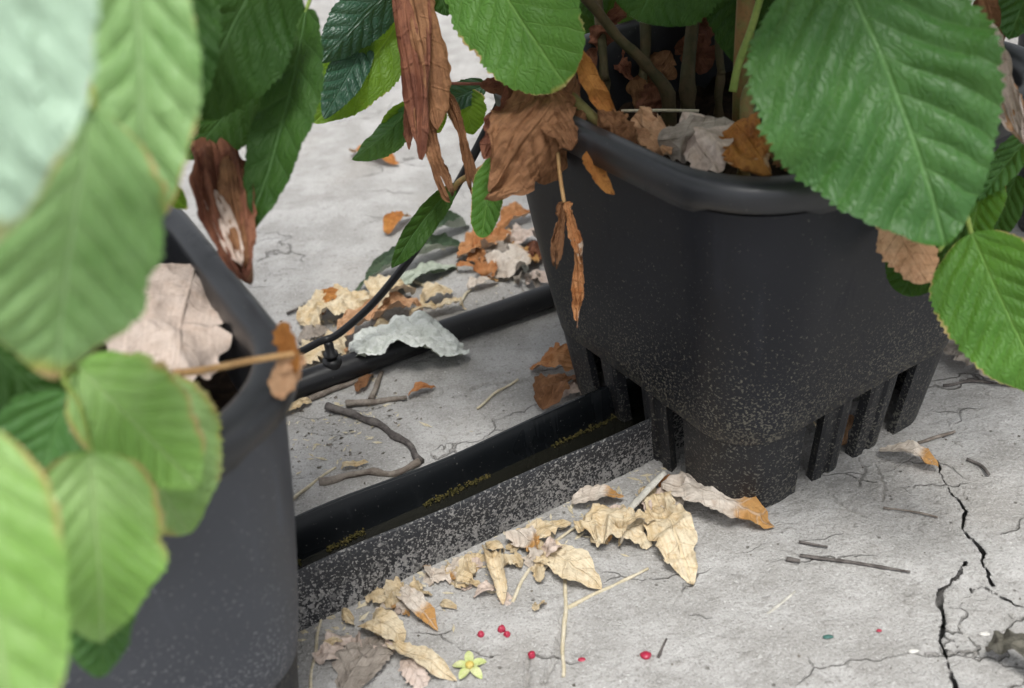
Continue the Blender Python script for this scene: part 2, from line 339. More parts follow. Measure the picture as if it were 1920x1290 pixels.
def gzp(x, y): return float(gz(np.array([[x, y, 0.0]]))[0])

# ------------------------------------------------------------------ generic builders
def rsq(half, r, n=12, m=20):
    """rounded square outline, counter-clockwise; n points per corner arc, m per straight side"""
    pts = []
    for c in range(4):
        a0 = c*math.pi/2; cx, cy = (half-r)*(1 if c in (0, 3) else -1), (half-r)*(1 if c in (0, 1) else -1)
        arc = [(cx+r*math.cos(a0+i/n*math.pi/2), cy+r*math.sin(a0+i/n*math.pi/2)) for i in range(n+1)]
        pts += arc
        a1 = a0+math.pi/2; nc = (c+1) % 4
        nx, ny = (half-r)*(1 if nc in (0, 3) else -1), (half-r)*(1 if nc in (0, 1) else -1)
        e = (nx+r*math.cos(a1), ny+r*math.sin(a1))
        pts += [(arc[-1][0]+(e[0]-arc[-1][0])*j/m, arc[-1][1]+(e[1]-arc[-1][1])*j/m) for j in range(1, m)]
    return np.array(pts)
def loft(rings, cap0=False, cap1=False):
    n = len(rings[0]); V = np.concatenate(rings); Fs = [tuple(f) for f in grid_faces(len(rings)-1, n, True)]
    V = list(map(tuple, V))
    if cap0:
        V.append(tuple(np.mean(rings[0], 0))); c = len(V)-1; Fs += [(c, (j+1) % n, j) for j in range(n)]
    if cap1:
        V.append(tuple(np.mean(rings[-1], 0))); c = len(V)-1; b = (len(rings)-1)*n; Fs += [(c, b+j, b+(j+1) % n) for j in range(n)]
    return V, Fs
def spline(pts, n=10):
    P = np.array(pts, float)
    if len(P) == 2: return P[0]+(P[1]-P[0])*np.linspace(0, 1, n+1)[:, None]
    Q = np.concatenate([[2*P[0]-P[1]], P, [2*P[-1]-P[-2]]]); out = []
    for i in range(1, len(Q)-2):
        for t in np.linspace(0, 1, n, endpoint=False):
            a, b, c, d = Q[i-1:i+3]
            out.append(.5*((2*b)+(c-a)*t+(2*a-5*b+4*c-d)*t*t+(3*b-a-3*c+d)*t**3))
    out.append(P[-1]); return np.array(out)
def tube(name, pts, r, mat, parent=None, sides=10, n=8, flat=1.0, wob=0.0, seed=0, taper=1.0, smoothpath=True):
    C = spline(pts, n) if smoothpath else np.array(pts, float)
    T = np.gradient(C, axis=0); T /= np.linalg.norm(T, axis=1)[:, None]
    ref = np.array([0, 0, 1.0]) if abs(T[0][2]) < .85 else np.array([1.0, 0, 0])
    rings = []; k = len(C)
    if wob: C = C + wob*np.stack([vnoise(C*70, seed+a) for a in range(3)], -1)
    for i in range(k):
        s = np.cross(T[i], ref); s /= np.linalg.norm(s); u = np.cross(s, T[i]); ref = u
        rr = r*(1+(taper-1)*i/(k-1))*(1+(.25*vnoise(C[i:i+1]*150, seed)[0] if wob else 0))
        a = np.linspace(0, 2*math.pi, sides, endpoint=False)
        rings.append(C[i]+rr*(np.cos(a)[:, None]*s+flat*np.sin(a)[:, None]*u))
    V, Fs = loft(rings, True, True)
    return mesh_obj(name, V, Fs, mat, parent, origin=C[0])

def sheet(name, P0, P1, P2, Nref, hp, hn, mat, parent=None, nu=56, nv=24, prof='ovate', teeth=0, tooth=.06, pleat=0., nvein=8,
          fold=0., curl=0., wave=0., crum=0., rag=0., twist=0., roll=0., seed=0, minz=None, cfreq=60., tipcurl=0., torn=0., cr=0., vslope=.62):
    """one leaf: Bezier midrib P0-P1-P2, half widths hp (+side) and hn, pleated between its side veins"""
    P0, P1, P2, Nref = (np.asarray(x, float) for x in (P0, P1, P2, Nref))
    u = np.linspace(0, 1, nu+1); v = np.linspace(-1, 1, nv+1)
    U = u[:, None]
    C = (1-U)**2*P0+2*U*(1-U)*P1+U**2*P2
    T = np.gradient(C, axis=0); T /= np.linalg.norm(T, axis=1)[:, None]
    L = np.sum(np.linalg.norm(np.diff(C, axis=0), axis=1))
    N = Nref-(T @ Nref)[:, None]*T; N /= np.linalg.norm(N, axis=1)[:, None]
    B = np.cross(T, N)
    ang = roll+twist*(u-.5); N, B = N*np.cos(ang)[:, None]+B*np.sin(ang)[:, None], B*np.cos(ang)[:, None]-N*np.sin(ang)[:, None]
    uu = np.clip(u, 1e-4, 1-1e-4)
    if prof == 'ovate': w_ = uu**.52*(1-uu)**.72*(1-.10*np.exp(-((uu-.93)/.05)**2))
    elif prof == 'broad': w_ = uu**.40*(1-uu)**.48
    elif prof == 'lance': w_ = uu**.6*(1-uu)**.75
    elif prof == 'fan': w_ = uu**.55*(1.0-.35*uu**6)
    else: w_ = (uu*(1-uu))**.22*(.8+.2*np.sin(uu*9+seed))     # strip
    w_ = w_/w_.max()
    UU, VV = np.meshgrid(u, v, indexing='ij')
    hw = np.where(VV > 0, hp, hn)*w_[:, None]
    av = np.abs(VV)
    if teeth:
        tp = (UU*teeth*1.0+np.where(VV > 0, .3, 0)) % 1.0; tp2 = (UU*teeth*2.7) % 1.0
        hw = hw*(1+tooth*(tp-.35)*av**5+tooth*.45*(tp2-.5)*av**5)
    if rag:
        S3 = np.stack([UU*7, np.sign(VV)*3.3, np.full_like(UU, seed*1.7)], -1)
        hw = hw*(1+rag*(vnoise(S3, seed)+.6*vnoise(S3*3.1, seed+1))*av**2)
    s = VV*hw
    hm = max(hp, hn)
    q = UU-vslope*np.abs(s)/L+.020*vnoise(np.stack([UU*4.5, np.sign(VV)*2+.5, np.full_like(UU, seed*1.9)], -1), seed)+.012*vnoise(np.stack([UU*9, VV*2, np.full_like(UU, seed)], -1), seed+2)
    z = fold*np.abs(s)
    x = s.copy()
    if abs(curl) > 1e-4:
        kc = curl/hm*(1+.5*tipcurl*(UU-.5)); x = np.sin(kc*s)/kc; z = z+(1-np.cos(kc*s))/kc
    if pleat: z = z+pleat*(np.abs(np.sin(math.pi*nvein*q))**.75-.5)*np.clip(av*3.2, 0, 1)*(1-.55*av**3)*np.clip(w_*1.6, 0, 1)[:, None]
    if wave: z = z+wave*hm*av**2*(np.sin(UU*11+seed*2.1+np.where(VV > 0, 1.3, 0))+.5*np.sin(UU*23+seed))
    if cr:
        A = np.stack([VV*3.2+.35*np.sin(UU*5+seed), UU*1.3, np.full_like(UU, seed*2.3)], -1)
        z = z+cr*hm*(1-2.2*np.abs(vnoise(A, seed+5))+.5*(1-2.2*np.abs(vnoise(A*np.array([2.3, 1.8, 1]), seed+6))))*np.clip(UU*5, 0, 1)
    P = C[:, None, :]+B[:, None, :]*x[..., None]+N[:, None, :]*z[..., None]
    if torn:
        A = np.stack([VV*2.6, np.full_like(UU, seed*1.3), UU*0], -1)
        P = P+T[:, None, :]*(torn*L*UU**3*(vnoise(A, seed+7)+.6*vnoise(A*3.3, seed+8)))[..., None]
    if crum:
        Q = P*cfreq+seed*3.7
        rid = lambda A, k: 1-2*np.abs(vnoise(A, k))
        d = (rid(Q, seed)+.5*rid(Q*2.1, seed+3)+.25*vnoise(Q*4.7, seed+9))[..., None]
        P = P+crum*d*N[:, None, :]+.5*crum*np.stack([vnoise(Q*.9, seed+20+k) for k in range(3)], -1)
    V = P.reshape(-1, 3)
    if minz is not None:
        V[:, 2] = np.maximum(V[:, 2], minz+.0004*(1+vnoise(V*300, 3)))
    uvs = {'uv': np.stack([UU, VV], -1).reshape(-1, 2), 'vein': np.stack([q*nvein, s/L], -1).reshape(-1, 2)}
    return mesh_obj(name, V, grid_faces(nu, nv), M[mat] if isinstance(mat, str) else mat, parent, origin=P0, uvs=uvs)

def px_leaf(name, parent, base, tip, hp, hn=None, mat='g_mid', bow=.0, side=0., roll=0., face=1, label=None, **kw):
    """a leaf given by base and tip (pixel of the photograph, metres away); half widths in pixels"""
    hn = hp if hn is None else hn
    P0, P2 = at(*base), at(*tip); d = .5*(base[2]+tip[2]); m = d/FPX
    Nr = CP-(P0+P2)/2; Nr /= np.linalg.norm(Nr); T = P2-P0; L = np.linalg.norm(T); Bd = np.cross(T/L, Nr)
    P1 = (P0+P2)/2+Nr*bow*L+Bd*side*L
    o = sheet(name, P0, P1, P2, Nr*face, hp*m, hn*m, mat, parent, roll=roll, **kw)
    if label: o['label'] = label
    return o
GREEN = dict(nu=112, nv=36, teeth=24, pleat=.0020, nvein=8, fold=.12, wave=.09, crum=.0012, cfreq=32., rag=.07, vslope=1.1)

# ------------------------------------------------------------------ pots
H, ZS, HB, HS, HR = .236, .058, .0916, .0985, .1235
def make_pot(loc, yaw, label, group, pm='pot', zs=1.0):
    root = empty('square_pot', (loc[0], loc[1], 0), label, 'pot', group)
    def ring(half, r, z, n=12, m=20):
        p = rsq(half, r, n, m); zz = z(p/half) if callable(z) else np.full(len(p), z)
        return np.concatenate([p, zz[:, None] if zz.ndim == 1 else zz], 1)
    arch = lambda p: ZS+.0025*np.clip(1-np.min(np.abs(p), 1)**2, 0, 1)
    def hz(t): return HS+.0022+(HR-.0015-HS-.0022)*t+.0012*math.sin(math.pi*t)
    rings = [ring(.06, .02, ZS+.012), ring(HS-.004, .034, lambda p: arch(p)+.003), ring(HS+.0003, .036, arch), ring(HS+.0016, .037, lambda p: arch(p)+.0012)]
    for t in np.linspace(.1, 1, 10):
        rings.append(ring(hz(t), .037+.018*t, ZS+.004+(H-.018-ZS-.004)*t))
    V, Fs = loft(rings, True)
    mesh_obj('body', V, Fs, M[pm], root)
    # rolled rim with a stepped flange
    stepz = lambda p: H-.0175+.0035*np.clip((np.min(np.abs(p), 1)-.66)/.03, 0, 1)
    rp = [(.1215, H-.017), (.1262, stepz), (.1280, lambda p: stepz(p)+.0008), (.1286, H-.0060), (.1280, H-.0022), (.1262, H-.0004), (.1235, H), (.1180, H-.0006), (.1158, H-.0022), (.1146, H-.006), (.1140, H-.014), (.1100, H-.075)]
    rr = [ring(h_, .058 if i < 11 else .050, z_) for i, (h_, z_) in enumerate(rp)]
    V, Fs = loft(rr)
    mesh_obj('rim', V, Fs, M['rim'], root)
    # substrate
    so_ = []
    for t in np.linspace(1, .05, 14):
        p = ring(.1125*t, .052*t, H-.052); p[:, 2] += .006*vnoise(p*60+loc[0]*9, 4)+.004*vnoise(p*170, 5); so_.append(p)
    V, Fs = loft(so_, False, True)
    s = mesh_obj('substrate', V, Fs, M['soil'], root); s['label'] = 'dark crumbly substrate inside the pot'
    # foot skirt: corner legs and grooved posts with slots between
    def face_pt(f, s_, z, inset):
        hh = HB+(HS-HB)*min(z/ZS, 1.1)-inset; a = f*math.pi/2
        x, y = hh, s_*hh; return (x*math.cos(a)-y*math.sin(a), x*math.sin(a)+y*math.cos(a), z)
    for f in range(4):
        for s0, s1 in ((-.325, -.085), (.085, .325)):
            if f == 2 and s0 < 0: s0, s1 = s0-.02, s1-.10
            prof = [(s0, .0008), (s0+.03, 0), (s0+.085, 0), (s0+.1, .0018), (s1-.1, .0018), (s1-.085, 0), (s1-.03, 0), (s1, .0008), (s1, .007), (s0, .007)]
            rg = [np.array([face_pt(f, a+(0 if i else 0), z, b) for a, b in prof]) for i, z in enumerate(np.linspace(-.0012, ZS+.0095, 5))]
            V, Fs = loft(rg, True, True); mesh_obj('foot_post', V, Fs, M['foot'], root, smooth=False)
    for c in range(4):
        rg = []
        for z in np.linspace(-.0012, ZS+.0085, 6):
            hh = HB+(HS-HB)*min(z/ZS, 1.1); grow = .49
            def outl(h_, r):
                a = np.linspace(0, math.pi/2, 13); cx = h_-r
                st = [(h_, grow*hh), (h_, (grow*hh+cx)/2)]
                arc = [(cx+r*math.cos(t), cx+r*math.sin(t)) for t in a]
                return st+arc+[((grow*hh+cx)/2, h_), (grow*hh, h_)]
            o_, i_ = outl(hh, .034), outl(hh-.005, .029)
            p = np.array(o_+i_[::-1]); a = c*math.pi/2
            rg.append(np.stack([p[:, 0]*math.cos(a)-p[:, 1]*math.sin(a), p[:, 0]*math.sin(a)+p[:, 1]*math.cos(a), np.full(len(p), z)], 1))
        V, Fs = loft(rg, False, False); n = len(rg[0]); k = n//2
        for b in (0, (len(rg)-1)*n):
            for j in range(k-1): Fs.append((b+j, b+j+1, b+n-2-j, b+n-1-j))
        mesh_obj('corner_foot', V, Fs, M['foot'], root, smooth=False)
    for ch in list(root.children):                       # parts were built round the origin
        ch.location = (0, 0, 0)
    root.rotation_euler = (0, 0, yaw); root.scale = (1, 1, zs)
    return root
P1c, P2c, P3c = (.1578, .5764), tuple(np.array([-.2454, .395])+(un(560, 1258, .052)-un(551, 1182, .052))[:2]), (.553, .742)
pot_r = make_pot(P1c, .5264, 'black square pot with slotted foot sitting over the gutter end, dead leaves on its rim', 'square growing pots in a row')
pot_l = make_pot(P2c, .4894, 'black square pot with pale dead leaf inside and leafy shoots hanging over its side', 'square growing pots in a row', 'pot_dusty_lit', .94)
pot_3 = make_pot(P3c, .50, 'black square pot further along the row, beyond the pot that straddles the gutter', 'square growing pots in a row')

# ------------------------------------------------------------------ gutter
gd = np.array([math.cos(.4905), math.sin(.4905), 0]); gn = np.array([-gd[1], gd[0], 0])
g0 = un(570, 1183)
gut = empty('drain_gutter', g0, 'black plastic channel splashed with pale mud, running between two pots', 'gutter')
st = np.linspace(-.10, .325, 60); out_r, in_r, wat, mos = [], [], [], []
for s in st:
    t = np.clip(s/.257, -.3, 1.2); fo = .007-.010*t+.0008*math.sin(s*50); bo = .0465-.004*t+.0035*math.exp(-((s-.055)/.05)**2)+.0008*math.sin(s*37+1)
    ht = .0365+.0006*math.sin(s*31); hb = .0365+.0012*math.sin(s*23+2)
    sec = [(0, -.001), (.0005, .004), (fo*.6+.0008, .020), (fo, ht-.001), (fo+.0008, ht), (fo+.0022, ht-.0006)]
    sec2 = [(fo+.0022, ht-.0006), (fo*.6+.0030, .020), (.0040, .0025), (.020, .0015), (.037, .0025), (.037+(bo-.0392)*.51, .020), (bo-.0022, hb-.0004), (bo-.0018, hb), (bo+.0006, hb), (bo+.0004, hb-.0012), (bo-.002, .02), (.0405, .004), (.040, -.001)]
    c = g0+gd*s
    out_r.append([c+gn*a+np.array([0, 0, z]) for a, z in sec]); in_r.append([c+gn*a+np.array([0, 0, z]) for a, z in sec2])
    wat.append([c+gn*a+np.array([0, 0, .0125]) for a in np.linspace(.0030, .0405, 6)])
fl = lambda r: np.array(r).reshape(-1, 3)
mesh_obj('front_wall', fl(out_r), grid_faces(len(st)-1, 5)[:, ::-1], M['gutter'], gut, origin=g0, smooth=False)
mesh_obj('trough_lining', fl(in_r), grid_faces(len(st)-1, 12)[:, ::-1], M['gutter_in'], gut, origin=g0, smooth=False)
k = NT('gutter_water'); wb = k.bump(k.noise(k.obj(), 30, 2), .15, .002)
M['water'] = k.done(k.bsdf((.012, .012, .009), .04, .6, wb))
mesh_obj('water', fl(wat), grid_faces(len(st)-1, 5)[:, ::-1], M['water'], gut, origin=g0)
M['moss'] = wood_mat('algae_crust', (.055, .05, .012), (.12, .095, .03), 300, .8)
V, Fs = [], []
rg_ = np.random.default_rng(5)
for i in range(1500):
    s = rg_.uniform(-.02, .25); n_ = .0382+rg_.normal(0, .0012); z = .0125+abs(rg_.normal(0, .0010))+.06*max(0, n_-.0372)
    if vnoise(np.array([[s*45, 0, 0]]), 3)[0] < -.35: continue
    c = g0+gd*s+gn*n_+np.array([0, 0, z]); r = rg_.uniform(.0003, .0011); b = len(V)
    for d in ((1, 0, 0), (-1, 0, 0), (0, 1, 0), (0, -1, 0), (0, 0, 1), (0, 0, -1)): V.append(c+r*np.array(d)*rg_.uniform(.6, 1.4))
    Fs += [(b+a, b+e, b+g_) for a, e, g_ in ((0, 2, 4), (2, 1, 4), (1, 3, 4), (3, 0, 4), (2, 0, 5), (1, 2, 5), (3, 1, 5), (0, 3, 5))]
o = mesh_obj('algae_crust', V, Fs, M['moss'], gut, origin=g0); tag(o, 'olive crust of algae along the waterline', kind='stuff')

# ------------------------------------------------------------------ drip line
hr_ = .0098
ha, hb_ = un(560, 722, hr_), un(1010, 562, hr_)
hd = (hb_-ha); hd /= np.linalg.norm(hd)
drip = empty('drip_line', tuple(un(620, 690, 0)), 'black irrigation hose lying on the clay with a thin feeder tube plugged in', 'irrigation hose')
pts = [ha-hd*.55+np.array([.0, .02, 0]), ha-hd*.25, ha, (ha+hb_)/2+np.array([0, .002, 0]), hb_, hb_+hd*.3, hb_+hd*.75+np.array([0, .03, 0])]
tube('hose', pts, hr_, M['hose'], drip, 20, 14)
bp = un(622, 690, hr_); bp = ha+hd*((bp-ha) @ hd)
dr = tube('dripper', [bp+np.array([0, 0, .005]), bp+np.array([0, 0, .0125])], .0072, M['hose'], drip, 14, 3)
rg = [[bp[0]+r*math.cos(a), bp[1]+r*math.sin(a), bp[2]+z] for r, z in ((.0042, .0125), (.0042, .015), (.0056, .0152), (.0056, .0175), (.0036, .018), (.0036, .026), (.0030, .0275)) for a in np.linspace(0, 2*math.pi, 14, endpoint=False)]
Vb, Fb = loft([np.array(rg[i*14:(i+1)*14]) for i in range(7)], True, True)
ob = mesh_obj('barb', Vb, Fb, M['hose'], None, origin=bp); ob.parent = dr; ob.location = bp-(bp+np.array([0, 0, .005]))
bt = bp+np.array([0, 0, .0285]); db = depth(bt)
tube('feeder_tube', [at(455, 700, db-.05), at(545, 668, db-.02), bt+np.array([-.006, -.001, .0003]), bt+np.array([.008, .003, .003]), at(700, 568, db-.008), at(770, 482, db-.03), at(828, 396, db-.06), at(884, 298, db-.095), at(932, 205, .655), at(962, 140, .628), at(1000, 150, .61)], .0029, M['hose'], drip, 10, 10)

# ------------------------------------------------------------------ raspberry plants
GP = 'raspberry plants in the pots'
plant_r = empty('raspberry_plant', (P1c[0], P1c[1], H-.05), 'raspberry plant with withered leaves drooping over the rim of the slotted-foot pot', 'plant', GP)
plant_l = empty('raspberry_plant', (P2c[0], P2c[1], H-.05), 'raspberry plant with pale green dry-edged leaves hiding most of its pot', 'plant', GP)

def cane(parent, pts, r, mat='cane', taper=.8, **kw): return tube('cane', pts, r, M[mat], parent, 10, 8, wob=.0012, taper=taper, **kw)
def petiole(parent, pts, rpx=4, mat='petiole', taper=.8):
    P = [at(*p) for p in pts]; return tube('petiole', P, rpx*pts[0][2]/FPX, M[mat], parent, 8, 8, taper=taper)

# --- left plant, leaves
L = lambda *a, **k: px_leaf('leaf', plant_l, *a, **{**GREEN, **k})
L((-20, -330, .205), (-40, 480, .215), 190, 190, 'g_pale_lit', bow=.06, face=-1, roll=.15, seed=1, tooth=.03, label='pale underside of a leaf close to the lens')
L((235, -190, .285), (272, 418, .30), 84, 112, 'g_pale_lit', bow=.10, side=-.03, roll=.25, seed=2, prof='broad', tooth=.05)
L((170, 205, .27), (104, 708, .285), 215, 165, 'g_pale_lit', bow=.10, side=.03, roll=-.2, seed=3, tooth=.05)
L((505, -90, .46), (352, 212, .45), 90, 118, 'g_dark', bow=.08, seed=4, prof='broad', roll=-.2)
L((520, 100, .52), (350, 300, .50), 55, 85, 'g_dark', bow=.05, seed=5, roll=.3)
L((575, 18, .50), (456, 448, .47), 50, 66, 'g_dark', bow=.06, side=-.06, seed=6, roll=.45, pleat=.0014, fold=.3)
L((335, -90, .42), (330, 260, .42), 80, 80, 'g_dark', seed=16, roll=.2)
L((770, -60, .62), (598, 118, .60), 55, 50, 'g_blue', bow=.10, seed=7, fold=-.3, roll=-.3, pleat=.0018)
L((765, 10, .64), (588, 232, .62), 86, 58, 'g_lime', bow=.12, side=-.08, seed=8, roll=.1, pleat=.0014)
L((690, 70, .63), (608, 225, .60), 40, 32, 'g_blue', bow=.05, seed=9)
L((148, 690, .335), (372, 914, .325), 92, 112, 'g_bright_lit', bow=.12, seed=10, roll=.1, pleat=.0016)
L((225, 690, .365), (352, 1000, .36), 120, 150, 'g_bright_lit', bow=.08, seed=11, side=.1, roll=-.1, pleat=.0014)
L((172, 850, .315), (192, 1205, .31), 128, 122, 'g_bright_lit', bow=.10, seed=12, roll=-.15, pleat=.0016, wave=.12)
L((205, 1010, .335), (192, 1268, .335), 72, 66, 'g_mid', bow=.05, seed=13, roll=.3, fold=.5)
L((-60, 800, .255), (40, 1480, .245), 135, 135, 'g_bright_lit', bow=.10, seed=14, roll=.1, tooth=.04)
L((-120, 560, .37), (112, 775, .37), 95, 100, 'g_dark', bow=.08, seed=15)
L((135, 735, .35), (20, 1010, .345), 105, 120, 'g_mid', bow=.08, seed=17, roll=.2)
L((300, 340, .45), (352, 392, .45), 20, 20, 'g_lime', seed=18)
petiole(plant_l, [(120, 560, .32), (118, 700, .325), (150, 760, .325), (172, 852, .315)], 6)
petiole(plant_l, [(118, 705, .325), (135, 700, .33), (150, 692, .335)], 5)
petiole(plant_l, [(120, 720, .34), (180, 690, .36), (226, 692, .365)], 5)
petiole(plant_l, [(540, 112, .51), (556, 60, .505), (574, 20, .50)], 5, 'petiole')
# side shoots that carry these leaves
c0 = np.array([P2c[0]+.03, P2c[1]+.01, 0])
def shoot(parent, pts, r=.0026): return tube('shoot', pts, r, M['petiole'], parent, 8, 8, taper=.7)
shoot(plant_l, [c0+np.array([0, 0, .62]), at(60, -420, .36), at(215, -240, .30), at(225, -60, .305), at(195, 120, .305), at(172, 205, .30), at(150, 420, .315), at(120, 560, .32)])
shoot(plant_l, [at(215, -240, .30), at(238, -200, .287)], .0014)
shoot(plant_l, [at(60, -420, .36), at(20, -420, .25), at(-20, -328, .206)], .0016)
shoot(plant_l, [at(172, 205, .30), at(170, 200, .272)], .0014)
shoot(plant_l, [at(120, 560, .32), at(-40, 620, .33), at(-110, 700, .29), at(-62, 800, .256)], .0015)
shoot(plant_l, [at(-40, 620, .33), at(-122, 558, .37)], .0013)
shoot(plant_l, [c0+np.array([0, 0, .56]), at(330, -260, .42), at(500, -160, .47), at(620, -140, .54), at(770, -70, .62)], .0026)
shoot(plant_l, [at(330, -260, .42), at(335, -90, .421)], .0014)
shoot(plant_l, [at(500, -160, .47), at(505, -88, .461)], .0014)
shoot(plant_l, [at(620, -140, .54), at(600, -60, .52), at(574, 20, .50)], .0014)
# --- left plant, withered leaves
DL = lambda *a, **k: px_leaf('withered_leaf', plant_l, *a, **{**dict(nu=60, nv=30, nvein=7), **k})
DL((362, 498, .50), (318, 735, .43), 120, 86, 'pink', bow=.10, seed=31, crum=.0036, rag=.28, fold=.12, cfreq=42, prof='broad', wave=.22, curl=-.5, nu=90, nv=50, label='large pale pinkish dead leaf lying inside the pot')
DL((395, 255, .505), (466, 525, .455), 66, 58, 'maroon', bow=.08, seed=32, crum=.002, rag=.2, curl=1.0, twist=.5, cr=.3, prof='lance', label='shrivelled red-brown leaf over the far rim')
DL((425, 285, .49), (462, 505, .455), 34, 34, 'brown', bow=.10, seed=33, crum=.002, rag=.2, curl=-1.1, cr=.25, prof='lance')
DL((395, 360, .48), (458, 500, .452), 26, 26, 'pink', bow=.08, seed=36, crum=.0015, rag=.2, curl=1.2, cr=.2, prof='lance')
DL((540, 605, .395), (560, 700, .395), 26, 22, 'orange', seed=34, crum=.002, rag=.3, curl=.8, roll=.5)
DL((520, 742, .395), (572, 668, .395), 26, 30, 'salmon', seed=35, crum=.0025, rag=.3, curl=-.6, roll=.3)
petiole(plant_l, [(325, 700, .375), (380, 694, .378), (470, 676, .385), (560, 662, .395)], 8, 'stem_tan')

# --- right plant, leaves
Rr = lambda *a, **k: px_leaf('leaf', plant_r, *a, **{**GREEN, **k})
Rr((1556, -95, .455), (1770, 458, .44), 240, 178, 'g_mid', bow=.06, side=-.055, seed=40, roll=-.12, teeth=34, tooth=.07, pleat=.0036, nvein=8, fold=.10, vslope=1.15, nu=150, nv=56, label='large broad green leaf with deep pleated veins over the pot corner')
Rr((1820, 436, .50), (1962, 740, .485), 112, 92, 'g_fresh', bow=.10, seed=41, roll=.1, pleat=.0024)
Rr((1775, 380, .525), (1692, 552, .52), 62, 66, 'g_dark', bow=.06, seed=42, prof='broad', roll=.2, pleat=.001)
Rr((1852, 318, .54), (1812, 478, .53), 40, 46, 'g_fresh', bow=.05, seed=43, roll=.3)
Rr((1935, 250, .53), (1836, 378, .53), 34, 30, 'g_mid', bow=.10, seed=44, roll=.5)
Rr((1905, 330, .55), (1850, 470, .545), 36, 34, 'g_dark', seed=45)
Rr((1960, -90, .55), (1890, 75, .54), 60, 50, 'g_mid', seed=46, roll=.2)
Rr((880, -150, .57), (1062, 162, .545), 112, 128, 'g_fresh', bow=.12, side=.06, seed=47, roll=.15, prof='broad', pleat=.0014)
Rr((800, -120, .6), (838, 30, .60), 50, 50, 'g_dark', seed=48)
Rr((1290, -170, .56), (1195, 42, .555), 120, 130, 'g_dark', bow=.1, seed=49, prof='broad')
Rr((1405, -140, .60), (1395, 130, .60), 75, 70, 'g_dark', seed=50, roll=.3)
Rr((852, 345, .625), (736, 505, .62), 25, 26, 'g_dark', bow=.10, side=.07, seed=51, fold=.35, roll=-.35, pleat=.001, prof='lance')
Rr((930, 295, .595), (903, 446, .59), 33, 33, 'g_fresh', bow=.04, seed=52, roll=.3, prof='broad', pleat=.0012)
Rr((775, 190, .67), (660, 298, .67), 26, 34, 'g_mid', bow=.22, side=-.12, seed=53, fold=-.5, roll=.4, pleat=.001)
Rr((790, 205, .675), (712, 262, .675), 34, 30, 'g_lime', seed=54, bow=.1, pleat=.001)
Rr((868, 170, .68), (890, 252, .68), 36, 40, 'g_lime', seed=55, bow=.1, roll=.3, pleat=.001)
Rr((910, 160, .68), (800, 205, .67), 26, 24, 'g_blue', seed=56, bow=.1, pleat=.001)
Rr((800, 190, .67), (825, 250, .67), 26, 28, 'g_lime', seed=57, pleat=.001)
# canes and petioles
base_c = at(1398, 250, .575)
cane(plant_r, [base_c+np.array([0, 0, -.05]), base_c, at(1406, 180, .572), at(1440, 90, .568), at(1476, -20, .565), at(1500, -150, .56), at(1510, -420, .57), at(1480, -900, .62)], 15*.57/FPX, 'cane')
petiole(plant_r, [(1374, 172, .565), (1385, 120, .56), (1410, 50, .555), (1436, -40, .55), (1470, -130, .5)], 8)
petiole(plant_r, [(1446, 88, .567), (1480, 72, .56), (1525, 35, .54), (1572, -20, .50), (1560, -120, .46)], 6)
petiole(plant_r, [(1760, 470, .5), (1790, 430, .51), (1810, 400, .51), (1822, 440, .50)], 5)
petiole(plant_r, [(1822, 440, .50), (1808, 390, .51), (1800, 330, .54), (1812, 200, .56), (1800, 20, .58)], 5)
for i, (a, b, r) in enumerate([((1160, 70, .63), (1250, 175, .64), 15), ((1305, -40, .66), (1290, 170, .66), 18), ((1215, -60, .68), (1205, 190, .68), 14), ((1345, -40, .65), (1350, 150, .66), 10), ((1120, -30, .66), (1135, 170, .67), 12)]):
    P, Q = at(*a), at(*b); up = P+(P-Q)/np.linalg.norm(P-Q)*(.06 if i == 0 else .5)
    cane(plant_r, [Q-np.array([0, 0, .06]), Q, P, up], r*a[2]/FPX, 'cane_shaded', .6, seed=i)
tube('petiole', [at(1085, -60, .575), at(1074, 30, .57), at(1078, 95, .565), at(1062, 140, .56), at(1050, 158, .553)], 9*.57/FPX, M['stem_tan'], plant_r, 8, 8)
tube('petiole', [at(1050, 160, .575), at(1095, 205, .57), at(1140, 245, .575), at(1170, 260, .58)], 11*.57/FPX, M['cane'], plant_r, 8, 8)
tube('petiole', [at(1010, 190, .60), at(950, 280, .605), at(900, 318, .61), at(862, 340, .62), at(850, 356, .625)], 6*.6/FPX, M['cane'], plant_r, 8, 8)
tube('petiole', [at(1000, 155, .62), at(890, 157, .63), at(830, 157, .64), at(790, 165, .66), at(775, 190, .67)], 3.2*.62/FPX, M['petiole_red'], plant_r, 8, 8)
tube('petiole', [at(1165, 208, .60), at(1240, 207, .60), at(1310, 208, .60)], 3*.6/FPX, M['straw_stem'], plant_r, 6, 6)
shoot(plant_r, [at(1500, -150, .56), at(1405, -175, .60), at(1290, -185, .565), at(1085, -175, .58), at(885, -165, .575), at(800, -135, .6), at(748, -122, .60)], .0024)
shoot(plant_r, [at(1085, -175, .58), at(1086, -60, .575)], .0015)
shoot(plant_r, [at(1500, -150, .56), at(1660, -160, .60), at(1800, -60, .59), at(1800, 20, .58)], .0024)
shoot(plant_r, [at(1800, -60, .59), at(1890, -110, .57), at(1960, -90, .55)], .0016)
